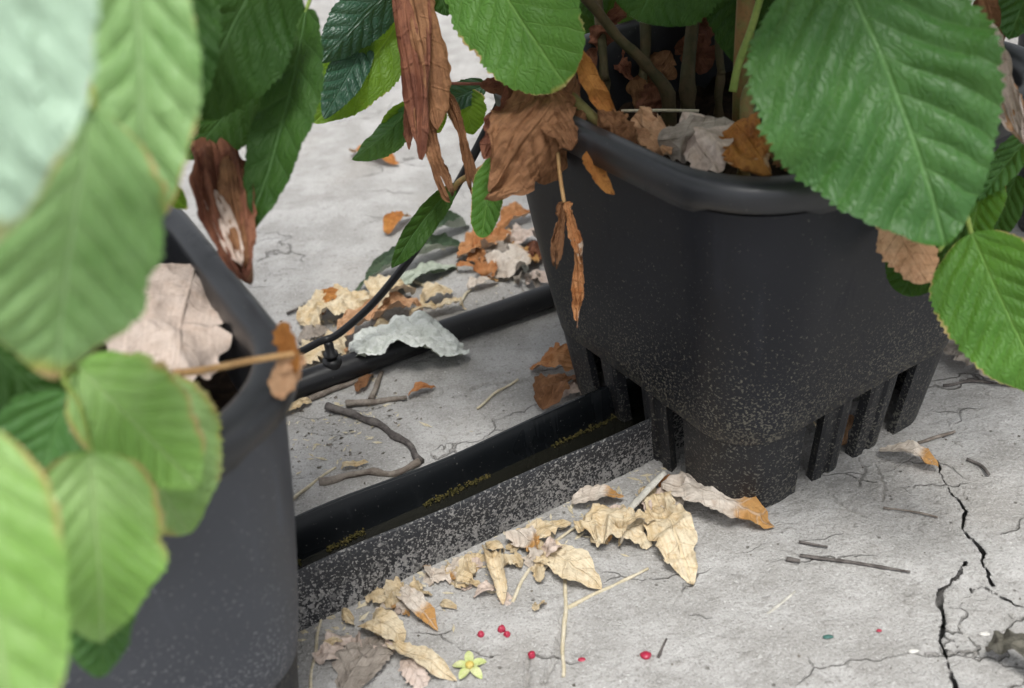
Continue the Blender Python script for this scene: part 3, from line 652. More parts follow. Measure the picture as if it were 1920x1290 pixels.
# withered leaves
DR = lambda *a, **k: px_leaf('withered_leaf', plant_r, *a, **{**dict(nu=64, nv=28, nvein=7), **k})
DR((748, -120, .60), (792, 300, .585), 38, 50, 'maroon', bow=.03, side=-.03, seed=60, crum=.0016, cfreq=38, rag=.22, curl=1.5, twist=1.3, prof='lance', nu=110, nv=44, cr=.14, wave=.22, label='long shrivelled red-brown leaf hanging above the hose')
DR((768, -60, .595), (826, 245, .585), 32, 44, 'brown', bow=.06, seed=61, crum=.0014, cfreq=40, rag=.22, curl=-1.3, roll=.5, prof='lance', nu=80, cr=.06, wave=.15)
DR((790, 190, .59), (838, 358, .59), 22, 24, 'brown', bow=.05, side=.06, seed=62, crum=.0018, rag=.3, curl=1.2, prof='strip', cr=.3, torn=.25)
DR((828, 165, .60), (884, 335, .605), 15, 17, 'brown', bow=.03, side=-.1, seed=63, crum=.0018, rag=.3, curl=1.3, prof='strip', cr=.3, torn=.2)
DR((770, 180, .60), (768, 282, .60), 16, 12, 'maroon', seed=64, crum=.003, rag=.3, curl=1., prof='lance')
DR((1075, 128, .575), (925, 350, .555), 78, 104, 'brown', bow=.14, seed=65, crum=.0030, cfreq=52, rag=.3, fold=-.25, prof='ovate', curl=-.7, wave=.22, cr=.10, torn=.12, nu=100, nv=56, pleat=.003, label='wide crumpled brown leaf draped over the rim')
DR((1020, 160, .57), (1072, 290, .552), 40, 36, 'brown', bow=.1, seed=66, crum=.003, cfreq=80, rag=.4, curl=.7, cr=.15, wave=.2)
DR((1000, 150, .585), (905, 300, .575), 40, 40, 'maroon', bow=.1, seed=166, crum=.004, cfreq=70, rag=.35, curl=.8, wave=.2)
DR((1130, 215, .565), (1200, 285, .548), 36, 30, 'brown', bow=.12, seed=167, crum=.004, cfreq=80, rag=.35, curl=-.6, wave=.2)
DR((1195, 225, .57), (1262, 290, .545), 34, 34, 'salmon', bow=.12, seed=168, crum=.004, cfreq=80, rag=.35, curl=.5, wave=.2)
DR((905, 160, .60), (1010, 175, .59), 14, 16, 'maroon', seed=67, crum=.003, rag=.3, curl=.8)
DR((1078, 92, .56), (1165, 245, .565), 20, 24, 'orange', bow=.06, side=.05, seed=68, crum=.003, rag=.25, curl=1.0, twist=.6)
DR((1098, 262, .56), (1205, 255, .565), 22, 24, 'brown', bow=.1, seed=69, crum=.004, rag=.35, wave=.2)
DR((1170, 250, .56), (1225, 262, .56), 16, 16, 'salmon', seed=70, crum=.003, rag=.35)
DR((1108, 278, .548), (1152, 366, .545), 20, 14, 'orange', bow=.05, side=.14, seed=71, crum=.0022, rag=.25, curl=.7, label='small rust strip hanging down outside the rim')
DR((1232, 262, .545), (1385, 245, .55), 52, 34, 'greybrown', bow=.1, seed=72, crum=.004, rag=.25, fold=-.25)
DR((1290, 225, .56), (1350, 325, .52), 50, 62, 'pink', bow=.1, seed=73, crum=.004, rag=.25, fold=-.2)
DR((1385, 236, .535), (1440, 318, .508), 56, 44, 'orange', bow=.14, seed=74, crum=.003, rag=.3, prof='broad', curl=.8, cr=.12, torn=.2, nu=60, nv=36, label='cupped orange-brown leaf at the foot of the cane')
DR((1440, 262, .55), (1500, 320, .53), 24, 30, 'brown', seed=75, crum=.003, rag=.3)
DR((1055, 375, .565), (1042, 480, .563), 13, 16, 'brown', bow=.03, seed=76, crum=.002, rag=.45, curl=1.2, prof='strip', cr=.4, torn=.3)
DR((1062, 378, .563), (1086, 480, .56), 12, 16, 'rust', bow=.04, seed=77, crum=.002, rag=.45, curl=1.2, prof='strip', cr=.4, torn=.3)
DR((1085, 470, .561), (1084, 594, .566), 15, 13, 'rust', bow=.03, seed=78, crum=.002, rag=.35, curl=1.0, prof='strip', cr=.35, torn=.2, label='thin tattered shred dangling in front of the pot wall')
tube('petiole', [at(1046, 285, .565), at(1050, 330, .565), at(1058, 380, .564)], 4*.56/FPX, M['stem_tan'], plant_r, 6, 6)
DR((1668, 400, .505), (1738, 528, .50), 48, 40, 'salmon', bow=.06, seed=79, crum=.002, rag=.25, fold=-.1, prof='broad', label='dry salmon-brown leaf caught between green leaves')
DR((1640, 375, .505), (1690, 405, .50), 16, 14, 'salmon', seed=80, crum=.002, rag=.3)
DR((1838, -40, .535), (1880, 160, .53), 18, 22, 'brown', seed=81, crum=.003, rag=.25, curl=1.2, prof='strip')
DR((1845, 40, .525), (1928, 268, .515), 26, 32, 'pink', bow=.06, side=.08, seed=82, crum=.0018, cr=.3, rag=.25, curl=1.1, twist=.9, label='curled pale dead leaf hanging beside the large green leaf')
DR((1882, 150, .52), (1925, 268, .515), 24, 24, 'salmon', seed=83, crum=.002, rag=.2, curl=.6)
DR((1835, 190, .57), (1830, 345, .57), 36, 34, 'orange', seed=84, crum=.003, rag=.3, wave=.2)
DR((1870, -60, .56), (1850, 120, .56), 40, 30, 'maroon', seed=85, crum=.003, rag=.3)
DR((1822, 60, .53), (1828, 150, .53), 8, 10, 'pink', seed=86, crum=.001, rag=.3, curl=1.)
# clutter in the dark heart of the plant
for i in range(16):
    x, y = rnd.uniform(1100, 1400), rnd.uniform(-60, 190); d = rnd.uniform(.64, .72)
    DR((x, y, d), (x+rnd.uniform(-70, 70), y+rnd.uniform(40, 110), d+.01), rnd.uniform(14, 34), None, rnd.choice(['maroon', 'maroon', 'brown']), seed=100+i, crum=.004, rag=.35, curl=rnd.uniform(-1, 1), roll=rnd.uniform(-.8, .8), nu=30, nv=14)

for i in range(12):
    x, y = rnd.uniform(1090, 1420), rnd.uniform(-120, -10); d = rnd.uniform(.72, .86)
    Rr((x, y, d), (x+rnd.uniform(-50, 50), y+rnd.uniform(70, 130), d+.02), rnd.uniform(38, 60), None, 'g_dark', seed=130+i, roll=rnd.uniform(-.7, .7), nu=40, nv=16, teeth=12)

# --- unseen rest of the plants above the picture: canes, leaves massed to shade the pots
proto = {}
def plain_leaf(name, c):
    k = NT(name); p = k.bsdf(k.mix(k.n('ShaderNodeObjectInfo').outputs['Random'], c, tuple(x*1.5 for x in c)), .5, .4)
    tr = k.n('ShaderNodeBsdfTranslucent'); k.set(tr.inputs[0], tuple(x*1.6 for x in c)); ms = k.n('ShaderNodeMixShader'); ms.inputs[0].default_value = .2
    k.t.links.new(p, ms.inputs[1]); k.t.links.new(tr.outputs[0], ms.inputs[2]); return k.done(ms.outputs[0])
M['c1'] = plain_leaf('canopy_green', (.045, .13, .03)); M['c2'] = plain_leaf('canopy_dark_green', (.025, .075, .018))
for i, mt in enumerate(['c1', 'c2', 'c1', 'c2']):
    o = sheet('leaf', (0, 0, 0), (0, .045, .012), (0, .105, -.012), (0, 0, 1), .034, .034, mt, None, **{**GREEN, 'nu': 26, 'nv': 10, 'teeth': 9, 'seed': i+200})
    proto[i] = o.data; bpy.data.objects.remove(o)
def canopy(parent, cx, cy, n, z0, z1, rad, seed, ok):
    rg = random.Random(seed); cn = []
    for k in range(3):
        a = rg.uniform(0, 6.28); b = np.array([cx+.05*math.cos(a), cy+.05*math.sin(a), H-.06]); t = np.array([cx+.11*math.cos(a), cy+.11*math.sin(a), 1.25])
        mid = (b+t)/2+np.array([rg.uniform(-.03, .03), rg.uniform(-.03, .03), 0])
        if parent is plant_l or k < 2:
            cane(parent, [b, mid, t], .0055, 'cane', .6, seed=k+seed)
        cn.append((b, t))
    cnt = 0; tries = 0
    while cnt < n and tries < 4000:
        tries += 1
        b, t = rg.choice(cn); f = rg.uniform(.1, 1); c = b+(t-b)*f; c[2] = z0+(z1-z0)*f
        a = rg.uniform(0, 6.28); rr = rg.uniform(.05, rad); p = c+np.array([math.cos(a)*rr, math.sin(a)*rr, rg.uniform(-.02, .05)])
        e = p+np.array([math.cos(a)*.07, math.sin(a)*.07, -.07])
        if not ok(p) or not ok(e): continue
        if -.20 < e[0] < .05 and e[1] < 1.2: continue          # leaves left out over the gap so the ground there stays lit
        me = proto[rg.choice([0, 0, 1, 2, 3])]
        o = bpy.data.objects.new('leaf', me); col.objects.link(o); o.parent = parent; o.location = p-np.array(parent.location)
        o.rotation_euler = (rg.uniform(-.9, -.2), rg.uniform(-.3, .3), a-math.pi/2); s = rg.uniform(.75, 1.25); o.scale = (s, s, s)
        tube('petiole', [c, (c+p)/2+np.array([0, 0, .012]), p], .0016, M['petiole'], parent, 5, 4)
        cnt += 1
def outside(p):
    d = p-CP; z = d @ Fv
    if z < .03: return np.linalg.norm(d) > .25
    x = 960+FPX*(d @ Rv)/z; y = 645-FPX*(d @ Uv)/z
    m = .06*FPX/z
    return (x < -m or x > 1920+m or y < -m or y > 1290+m) and np.linalg.norm(d) > .2
canopy(plant_r, P1c[0]+.03, P1c[1]+.03, 210, .31, .8, .18, 3, outside)
canopy(plant_l, P2c[0], P2c[1], 60, .36, 1.1, .15, 4, outside)
plant_3 = empty('raspberry_plant', (P3c[0], P3c[1], H-.05), 'raspberry plant in the pot further along the row', 'plant', GP)
canopy(plant_3, P3c[0], P3c[1], 70, .36, 1.1, .17, 5, outside)

# ------------------------------------------------------------------ fallen leaves on the clay
GL = 'fallen dry leaves on the clay'
def fallen(base, tip, hpx, mat, label, lift=.004, roll=0., group=GL, z0=.001, z1=.001, name='dry_leaf', up=1, hn=None, minz=0.0004, **kw):
    P0, P2 = un(*base, z0), un(*tip, z1); m = .5*(depth(P0)+depth(P2))/FPX
    P1 = (P0+P2)/2+np.array([0, 0, lift*2])
    kk = dict(nu=46, nv=22, nvein=6, crum=.0022, rag=.25, cfreq=75); kk.update(kw)
    # half width is a foreshortened pixel measure on the ground: widen it as the view flattens
    o = sheet(name, P0, P1, P2, (0, 0, up), hpx*m*1.35, (hn or hpx)*m*1.35, mat, None, roll=roll, minz=minz, **kk)
    return tag(o, label, 'leaf', group)
F = fallen
F((1246, 912), (1450, 988), 34, 'pale', 'curled pale leaf with rusty frayed tip against the pot corner foot', .008, roll=.12, seed=1, curl=.45, crum=.003, rag=.3, nu=70, z0=.006)
F((1222, 922), (1302, 1100), 30, 'straw', 'long straw-coloured holed leaf pointing away from the gutter end', .006, seed=2, curl=.4, crum=.004, rag=.35, nu=70, roll=.2)
F((1088, 992), (1222, 1022), 30, 'straw', 'crumpled straw leaf between the gutter and the long holed leaf', .006, seed=3, crum=.005, rag=.5, wave=.2)
F((1005, 1032), (1130, 1108), 30, 'straw', 'broad flat straw leaf crossed by a pale stalk', .005, seed=4, crum=.002, rag=.2, curl=.3)
F((922, 1040), (942, 1134), 15, 'straw', 'narrow folded straw leaf standing on edge below the gutter', .008, seed=5, curl=1.2, fold=.5, rag=.3)
F((1078, 948), (1165, 938), 16, 'pale', 'small pale curled leaf tucked against the gutter wall', .006, seed=6, curl=.8)
F((965, 1028), (1072, 985), 18, 'straw', 'ragged straw flake lying under the long pale stalk', .004, seed=7, crum=.003, rag=.5)
F((742, 1112), (822, 1182), 16, 'pale', 'thin whitish leaf with pinkish folded tip near the gutter', .006, seed=8, curl=.9, rag=.2)
F((686, 1170), (752, 1204), 22, 'straw', 'small rounded amber leaf beside the pot foot', .007, seed=9, curl=.6, prof='broad', rag=.15)
F((640, 1296), (728, 1196), 36, 'greybrown', 'flat grey-brown leaf beside the leafy pot, beneath the twisted straw leaf', .003, seed=10, crum=.0025, rag=.2)
F((722, 1216), (856, 1278), 17, 'straw', 'twisted straw leaf pointing to the yellow calyx', .006, seed=11, curl=1.0, twist=1., rag=.3)
F((795, 1092), (902, 1068), 18, 'pale', 'thin ragged pale leaf scrap at the gutter foot', .002, seed=12, crum=.002, rag=.5)
F((870, 1070), (922, 1048), 14, 'straw', 'little straw flake against the folded straw leaf', .002, seed=22, rag=.5)
F((1110, 985), (1178, 962), 14, 'pink', 'greyish scrap under the pale split stick', .002, seed=23, rag=.4)
F((600, 1250), (660, 1190), 18, 'pink', 'pinkish scrap wedged beside the leafy pot foot', .004, seed=24, rag=.4, crum=.003)
F((760, 1240), (800, 1290), 20, 'pink', 'dull pinkish scrap beside the grey-brown flat leaf', .003, seed=25, rag=.4)
F((1654, 852), (1758, 880), 15, 'pale', 'slender pinkish folded leaf where the long crack begins', .006, seed=13, curl=.9, fold=.3, rag=.12)
F((1780, 655), (1868, 722), 34, 'greybrown', 'papery grey-brown leaf behind the slotted foot under the green leaf', .012, seed=14, crum=.004, rag=.3)
F((1852, 1222), (1965, 1280), 22, 'darkgrey', 'dark grey curled leaf alone near the branching crack', .010, seed=15, curl=1.2, rag=.2, crum=.003)
F((1000, 690), (1092, 702), 22, 'rust', 'ribbed rust-brown leaf leaning on the pot side by the gutter', .010, seed=16, crum=.003, rag=.3, curl=.4)
F((1020, 770), (1075, 715), 22, 'brown', 'folded brown leaf beneath the ribbed rust-brown leaf', .010, seed=17, crum=.003, rag=.3, fold=.4)
F((1055, 745), (1098, 740), 14, 'pink', 'small pale scrap pinched between pot and gutter', .006, seed=18, rag=.3)
F((872, 662), (660, 664), 44, 'greywhite', 'greyish white upturned leaf draped across the black hose', .016, z0=.003, z1=.016, seed=19, crum=.0022, cfreq=110, rag=.2, wave=.16, cr=.12, prof='broad', nu=100, nv=50, minz=.001, hn=38, pleat=.0035, nvein=6)
F((876, 424), (765, 478), 22, 'sage', 'short curled dark green leaf behind the feeder tube', .012, seed=20, curl=1.3, twist=.5, group='curled green leaves by the hose')
F((868, 462), (664, 550), 22, 'sage', 'long rolled dark green leaf passing under the feeder tube', .012, seed=21, curl=1.5, twist=.6, nu=70, group='curled green leaves by the hose')
F((856, 498), (676, 572), 22, 'sage', 'pale-edged rolled leaf lying closest to the tan heap', .008, seed=26, curl=-1.0, twist=-.6, nu=70, up=-1, cr=.2, group='curled green leaves by the hose')
F((856, 492), (972, 452), 22, 'rust', 'orange-rust crumpled leaf beside the rolled green leaves', .012, seed=27, crum=.005, rag=.3, curl=.5)
F((730, 442), (768, 410), 13, 'orange', 'small orange leaf scrap beyond the hanging green leaf tip', .010, seed=28, curl=.8)
F((942, 432), (998, 405), 14, 'rust', 'little rust leaf at the far left side of the slotted pot', .010, seed=29, curl=.7, crum=.004)
F((662, 288), (748, 312), 17, 'orange', 'pale-and-orange cupped leaf alone on open clay', .008, seed=30, curl=1.0, wave=.1)
F((560, 606), (706, 570), 34, 'straw', 'tan frilled leaf heap behind the feeder tube', .008, seed=31, crum=.0042, cfreq=95, rag=.3, wave=.2, nu=80, nv=40, cr=.14)
F((622, 650), (792, 576), 24, 'salmon', 'rolled tan leaf lying along the hose', .010, seed=32, crum=.005, rag=.35, curl=1.2, nu=60)
F((768, 598), (878, 578), 12, 'straw', 'thin straw shred beside the hose above the white leaf', .005, seed=33, crum=.004, rag=.4, curl=1.)
F((700, 596), (772, 560), 24, 'straw', 'folded straw leaf peak between tan heap and rolled leaf', .014, seed=34, crum=.004, rag=.4, fold=.6)
F((560, 640), (620, 622), 14, 'greybrown', 'grey scrap of leaf under the tan frilled heap', .004, seed=35, rag=.4)
F((560, 692), (650, 640), 26, 'straw', 'straw scrap heap around the hose dripper', .006, seed=36, crum=.005, rag=.5)
F((930, 524), (1010, 486), 26, 'pale', 'whitish curled scrap by the hose next to the pot wall', .008, seed=37, crum=.005, rag=.4, curl=.6)
F((960, 470), (1010, 450), 20, 'pink', 'pinkish crumpled leaf tucked behind the slotted pot', .012, seed=38, crum=.005, rag=.4)
F((905, 522), (952, 502), 10, 'greywhite', 'small bluish grey leaf scrap near the hose', .004, seed=39, rag=.3)
F((975, 490), (1030, 478), 20, 'maroon', 'dark brown leaf in the shade behind the slotted pot', .010, seed=43, crum=.005, rag=.4)
F((766, 742), (816, 728), 8, 'rust', 'tiny reddish leaf scrap on the hairline crack below the white leaf', .004, seed=40, curl=.8)
F((672, 735), (700, 705), 9, 'brown', 'small brown scrap under the edge of the white leaf', .005, seed=41)
F((525, 778), (585, 756), 10, 'straw', 'straw scrap below the hose beside the leafy pot', .003, seed=42, rag=.4)
F((640, 882), (690, 870), 7, 'straw', 'yellow sliver of leaf by the lower twig', .003, seed=44)
F((1702, 752), (1728, 742), 7, 'salmon', 'pale flake lodged in the far slot of the pot foot', .020, z0=.012, z1=.016, seed=45, minz=None)
F((1578, 835), (1610, 812), 12, 'salmon', 'brown flake lodged in the middle slot of the pot foot', .014, z0=.004, z1=.01, seed=46, curl=.6, minz=None)
F((1485, 830), (1530, 822), 8, 'straw', 'straw flake lodged in the near slot of the pot foot', .016, z0=.012, z1=.014, seed=47, minz=None)

F((600, 590), (650, 566), 14, 'orange', 'small orange-brown flake on top of the tan frilled heap', .014, seed=50, crum=.004, rag=.5)
F((790, 572), (842, 552), 14, 'straw', 'straw flake between rolled green leaves and the hose', .008, seed=51, crum=.004, rag=.5)
F((880, 545), (930, 530), 10, 'pale', 'whitish flake on the clay behind the hose', .006, seed=52, crum=.003, rag=.5)
F((905, 478), (960, 486), 14, 'greybrown', 'grey-brown scrap beside the orange-rust crumpled leaf', .008, seed=53, crum=.004, rag=.5)
F((1160, 1020), (1215, 990), 18, 'straw', 'upright straw flake beside the long holed leaf', .010, seed=54, crum=.004, rag=.5, fold=.4)
F((1235, 900), (1262, 930), 12, 'rust', 'small rusty scrap under the pot corner leaf', .006, seed=55, rag=.4)
F((960, 1012), (1012, 1040), 16, 'pale', 'whitish torn flake beside the bent pale stalk', .006, seed=56, crum=.004, rag=.5)
F((845, 1100), (890, 1075), 16, 'straw', 'thin yellow flake lying on the ragged pale scrap', .005, seed=57, crum=.003, rag=.5)

lr = random.Random(21)
WD = dict(straw='straw-yellow', pale='pale beige', pink='dull pinkish', salmon='salmon-brown', rust='rust-red', greybrown='grey-brown', greywhite='whitish grey')
for i in range(52):
    t_ = lr.random(); x = 640+t_*640; y = 1150-.41*(x-640)+abs(lr.gauss(0, 38))+12
    if x > 1000: y += 10
    a = lr.uniform(0, 6.28); l = lr.uniform(14, 42)
    F((x, y), (x+math.cos(a)*l, y+math.sin(a)*l*.6), l*lr.uniform(.22, .42), (mt := lr.choice(['straw', 'straw', 'pale', 'pink'])), 'small %s leaf fragment in the litter strip along the gutter foot' % WD[mt], lr.uniform(.001, .006), seed=300+i, crum=.003, rag=.5, curl=lr.uniform(-.6, .9), nu=16, nv=10, cfreq=110, group='tan fragments along the gutter')
for i in range(18):
    x = lr.gauss(690, 75); y = 745-.37*(x-540)-abs(lr.gauss(20, 26)); a = lr.uniform(0, 6.28); l = lr.uniform(16, 42)
    F((x, y), (x+math.cos(a)*l, y+math.sin(a)*l*.5), l*lr.uniform(.22, .4), (mt := lr.choice(['straw', 'salmon', 'pale', 'rust'])), 'small %s leaf fragment in the litter behind the hose' % WD[mt], lr.uniform(.002, .008), seed=340+i, crum=.004, rag=.5, curl=lr.uniform(-.6, .9), nu=16, nv=10, cfreq=110, group='brown fragments behind the hose')
for i in range(14):
    x = lr.uniform(880, 1005); y = 520-.25*(x-880)+lr.gauss(0, 26); a = lr.uniform(0, 6.28); l = lr.uniform(20, 45)
    F((x, y), (x+math.cos(a)*l, y+math.sin(a)*l*.5), l*lr.uniform(.22, .4), (mt := lr.choice(['pale', 'rust', 'greybrown', 'greywhite', 'pink'])), 'small %s leaf fragment in the litter beside the slotted pot wall' % WD[mt], lr.uniform(.003, .010), seed=370+i, crum=.004, rag=.5, curl=lr.uniform(-.6, .9), nu=16, nv=10, cfreq=110, group='fragments beside the slotted pot')

# ------------------------------------------------------------------ twigs and stalks
def stick(name, pts, rpx, mat, label, cat, flat=1.0, z=None, group='twigs and stalks on the clay', wob=.0008, seed=0):
    P = [un(*p[:2], (p[2] if len(p) > 2 else 0.0)) for p in pts]; r = rpx*depth(P[0])/FPX
    P = [p+np.array([0, 0, r*flat*.8]) for p in P]
    return tag(tube(name, P, r, M[mat], None, 8, 8, flat=flat, wob=wob, seed=seed, taper=.75), label, cat, group)
S = stick
S('twig', [(614, 766), (680, 788), (742, 816), (792, 868)], 8, 'twig_dark', 'dark grey crooked twig above the gutter', 'twig', wob=.002)
S('twig', [(600, 908), (660, 896), (742, 890), (788, 872)], 8, 'twig', 'brown twig meeting the dark crooked one by the gutter', 'twig', wob=.002, seed=2)
S('twig', [(582, 752), (640, 728), (700, 706)], 6, 'twig', 'straight grey twig lying along the hose', 'twig', seed=3, wob=.001)
S('twig', [(696, 752), (706, 728), (716, 700)], 6, 'twig', 'short pale twig stub sticking out under the white leaf', 'twig', seed=4, wob=.001)
S('twig', [(650, 762), (705, 756), (765, 748)], 6, 'twig', 'pale barkless twig pointing to the hairline crack', 'twig', seed=5, wob=.001)
S('twig', [(540, 590), (572, 574)], 3, 'twig_dark', 'thin dark twig at the edge of the tan heap', 'twig', seed=6)
S('twig', [(718, 576), (770, 560)], 4, 'twig_dark', 'thin dark twig behind the folded straw leaf', 'twig', seed=7)
S('twig', [(1474, 1050), (1500, 1054)], 5, 'twig_dark', 'short dark stub at the end of the flat dark stem', 'twig', seed=8)
S('stem', [(1500, 1042), (1560, 1050), (1640, 1062), (1706, 1074)], 4.5, 'twig_dark', 'flat dark stem lying alone on bare clay', 'stem', flat=.5, seed=9, wob=.0004)
S('twig', [(1500, 1018), (1550, 1026)], 2.5, 'twig_dark', 'hair-thin dark twig next to the flat dark stem', 'twig', seed=19)
S('stick', [(1150, 988, .004), (1200, 936, .008), (1246, 888, .016)], 8, 'greystick', 'pale split stick leaning from the gutter end', 'stick', flat=.5, wob=.0004)
S('stalk', [(960, 1132), (985, 1080), (1020, 1035), (1088, 985)], 4, 'straw_stem', 'long bent pale stalk beside the broad flat straw leaf', 'stalk')
S('stalk', [(1060, 1092), (1058, 1180), (1055, 1272)], 4, 'straw_stem', 'straight pale stalk running over the dark crack', 'stalk')
S('stalk', [(1062, 1142), (1130, 1108), (1216, 1068)], 4, 'straw_stem', 'pale stalk reaching towards the long holed leaf', 'stalk')
S('stalk', [(545, 943), (595, 902), (632, 878)], 3.5, 'straw_stem', 'short pale stalk between leafy pot and lower twig', 'stalk')
S('stalk', [(583, 1296), (592, 1220), (606, 1155)], 4, 'straw_stem', 'pale stalk leaning along the foot of the leafy pot', 'stalk')
S('stalk', [(896, 768), (930, 738), (972, 714)], 3, 'straw_stem', 'fine pale stalk near the ribbed rust leaf', 'stalk')
S('stalk', [(752, 518), (785, 532), (815, 546)], 4, 'straw_stem', 'yellow stalk beside the rolled green leaves', 'stalk')
S('stalk', [(862, 574), (872, 555), (884, 545)], 3, 'straw_stem', 'short yellow stalk beside the straw shred', 'stalk')
S('twig', [(1814, 862), (1840, 874), (1856, 892)], 3.5, 'twig_dark', 'short curved dark twig to the side of the long crack', 'twig', seed=10)
S('twig', [(1722, 832), (1790, 812)], 3.5, 'twig', 'grey twig lying just off the slotted foot', 'twig', seed=11)
S('twig', [(1765, 722), (1830, 718), (1908, 726)], 3, 'twig_dark', 'thin dark twig in front of the papery grey-brown leaf', 'twig', seed=12, wob=.0015)
S('twig', [(1656, 952), (1720, 962), (1760, 972)], 2, 'twig', 'hair-thin pale twig lying towards the long crack', 'twig', seed=13, wob=.001)
S('twig', [(1440, 1150), (1490, 1108)], 3, 'greystick', 'grey splinter pressed into the clay', 'twig', flat=.4, seed=14)
S('twig', [(1235, 1235), (1250, 1200)], 3, 'twig_dark', 'tiny dark twig beside the lone red drupelet', 'twig', seed=15)

# ------------------------------------------------------------------ berry bits, calyx, chips
def blob(name, px, py, rpx, mat, label, cat, group=None, z=None, sq=(1, 1, 1), seed=0, host=None):
    c = un(px, py, 0.0) if host is None else np.array(host); r = rpx*depth(c)/FPX
    if host is None: c = c+np.array([0, 0, r*sq[2]*.8])
    a = np.linspace(0, 2*math.pi, 14, endpoint=False); rings = []
    for t in np.linspace(.12, math.pi-.12, 9):
        p = np.stack([np.sin(t)*np.cos(a), np.sin(t)*np.sin(a), np.full(14, -np.cos(t))], 1)
        rings.append(c+r*p*np.array(sq)*(1+.18*vnoise(p*1.6+seed, seed))[:, None])
    V, Fs = loft(rings, True, True)
    return tag(mesh_obj(name, V, Fs, M[mat], None, origin=c), label, cat, group)
k = NT('berry_flesh'); M['berry'] = k.done(k.bsdf(k.mix(k.noise(k.obj(), 300, 2), (.30, .012, .035), (.42, .03, .07)), .3, .5, None, **{'Subsurface Weight': .25, 'Subsurface Radius': (.003, .001, .001), 'Subsurface Scale': .5}))
M['chip'] = wood_mat('pale_chip', (.62, .60, .56), (.7, .68, .64), 200)
M['teal'] = wood_mat('teal_chip', (.05, .13, .11), (.08, .17, .15), 200, .5)
M['husk'] = wood_mat('seed_husk', (.62, .50, .32), (.68, .58, .42), 200)
GB = 'red drupelets fallen on the clay'
blob('berry_drupelet', 902, 1193, 7, 'berry', 'dark red drupelet between the pinkish-tipped leaf and the paired one', 'berry', GB, seed=1)
d2 = empty('berry_drupelet', tuple(un(943, 1187)), 'largest red drupelets, two stuck together', 'berry', GB)
for (x, y, r, s) in ((941, 1184, 8, 2), (951, 1193, 7, 3)):
    o = blob('drupe', x, y, r, 'berry', None, None, None, seed=s); o.parent = d2; o.location = np.array(o.location)-np.array(d2.location)
blob('berry_drupelet', 997, 1232, 7.5, 'berry', 'red drupelet at the top of the short dark crack', 'berry', GB, seed=4)
blob('berry_drupelet', 1211, 1232, 9, 'berry', 'lone round red drupelet out on bare clay', 'berry', GB, sq=(1.2, 1, .7), seed=5)
blob('berry_drupelet', 1091, 1238, 5, 'berry', 'small smeared red drupelet beside the straight pale stalk', 'berry', GB, sq=(1.5, 1, .5), seed=6)
blob('berry_drupelet', 1648, 1183, 3.5, 'berry', 'tiny red speck of berry near the forked crack', 'berry', GB, sq=(1.4, 1, .5), seed=7)
M['sepal'] = wood_mat('calyx_sepal', (.46, .52, .20), (.58, .60, .32), 150, .6); M['pith'] = wood_mat('calyx_pith', (.58, .44, .10), (.64, .52, .18), 150, .7)
cx = un(882, 1256); caly = empty('berry_calyx', tuple(cx), 'yellow-green star-shaped berry calyx on the clay', 'calyx')
for i in range(5):
    a = i*2*math.pi/5+.35; d = np.array([math.cos(a), math.sin(a), 0])
    sheet('sepal', cx+d*.0015+np.array([0, 0, .0030]), cx+d*.005+np.array([0, 0, .0042]), cx+d*.0100+np.array([0, 0, .0016+.002*(i % 2)]), (0, 0, 1), .0026, .0026, M['sepal'], caly, nu=14, nv=8, prof='lance', curl=.5)
o = blob('core', 882, 1255, 8, 'pith', None, None, seed=9); o.parent = caly; o.location = np.array([0, 0, .0040])
def chip(px, py, rpx, mat, label, cat, seed, sq=(1.5, .7, .3)): return blob('chip', px, py, rpx, mat, label, cat, 'little chips on the clay', sq=sq, seed=seed)
chip(1552, 1195, 7, 'teal', 'small teal green chip on bare clay', 'chip', 11)
chip(1712, 1222, 7, 'chip', 'small white chip between teal chip and forked crack', 'chip', 12)
chip(1846, 1190, 7, 'chip', 'small white chip beyond the forked crack', 'chip', 13)
# pale husks stuck on the pot wall
blob('seed_husk', 0, 0, 8, 'husk', 'pale seed husk stuck high on the side of the slotted-foot pot', 'husk', None, sq=(.6, .6, 1.5), seed=14, host=at(1485, 480, .528))

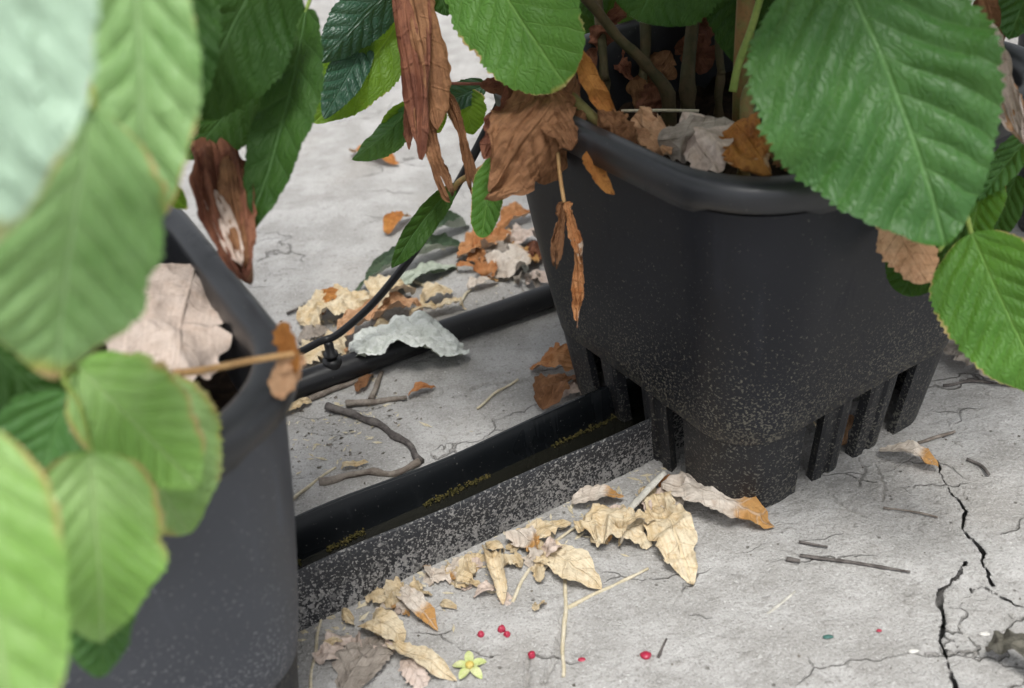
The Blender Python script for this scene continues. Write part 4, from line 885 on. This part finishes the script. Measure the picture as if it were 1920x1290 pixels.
# ------------------------------------------------------------------ crumbs and chaff: nobody could count them
def crumbs(name, n, sampler, rlo, rhi, mat, label, cat, seed, elong=1.0):
    rg = np.random.default_rng(seed); V, Fs = [], []
    base = np.array([(1, 0, 0), (-1, 0, 0), (0, 1, 0), (0, -1, 0), (0, 0, 1), (0, 0, -1)], float)
    for i in range(n):
        x, y = sampler(rg); r = rlo*(rhi/rlo)**(rg.random()**2); a = rg.uniform(0, 6.28); b = len(V)
        p = base*rg.uniform(.5, 1.3, (6, 1))*r; p[:, 0] *= elong; p[:, 2] *= .6
        p = np.stack([p[:, 0]*math.cos(a)-p[:, 1]*math.sin(a), p[:, 0]*math.sin(a)+p[:, 1]*math.cos(a), p[:, 2]], 1)
        V += list(p+np.array([x, y, gzp(x, y)+r*.25]))
        Fs += [(b+a_, b+e, b+g_) for a_, e, g_ in ((0, 2, 4), (2, 1, 4), (1, 3, 4), (3, 0, 4), (2, 0, 5), (1, 2, 5), (3, 1, 5), (0, 3, 5))]
    return tag(mesh_obj(name, V, Fs, M[mat], None, smooth=False), label, cat, kind='stuff')
M['crumb'] = wood_mat('clay_crumb', (.32, .31, .29), (.44, .43, .41), 90, .9, .1)
M['crumb_dark'] = wood_mat('dark_crumb', (.10, .09, .075), (.2, .18, .155), 90, .9, .1)
def all_px(rg):
    p = un(rg.uniform(430, 1950), rg.uniform(60, 1310)); return p[0], p[1]
def near_hose(rg):
    c = [(640, 740), (620, 620), (700, 770), (900, 500), (960, 500), (640, 850), (760, 560), (590, 800)][rg.integers(8)]
    p = un(c[0]+rg.normal(0, 55), c[1]+rg.normal(0, 28)); return p[0], p[1]
def near_gut(rg):
    s = rg.uniform(-.05, .26); p = g0+gd*s-gn*abs(rg.normal(.004, .016)); return p[0], p[1]
crumbs('clay_crumbs', 900, all_px, .0004, .0022, 'crumb', 'pale clay crumbs strewn over the ground', 'crumbs', 1)
crumbs('dark_crumbs', 420, all_px, .0003, .0012, 'crumb_dark', 'dark specks of soil strewn over the ground', 'crumbs', 2)
crumbs('hose_litter', 380, near_hose, .0004, .0014, 'crumb_dark', 'dark broken plant bits along the hose', 'litter', 3, 1.8)
crumbs('straw_chaff', 420, lambda rg: near_hose(rg) if rg.random() < .5 else near_gut(rg), .0005, .0018, 'straw_stem', 'straw-coloured chaff by the hose and gutter', 'litter', 4, 3.2)
crumbs('gutter_grit', 500, near_gut, .0004, .0016, 'crumb', 'pale grit piled along the gutter foot', 'crumbs', 5)
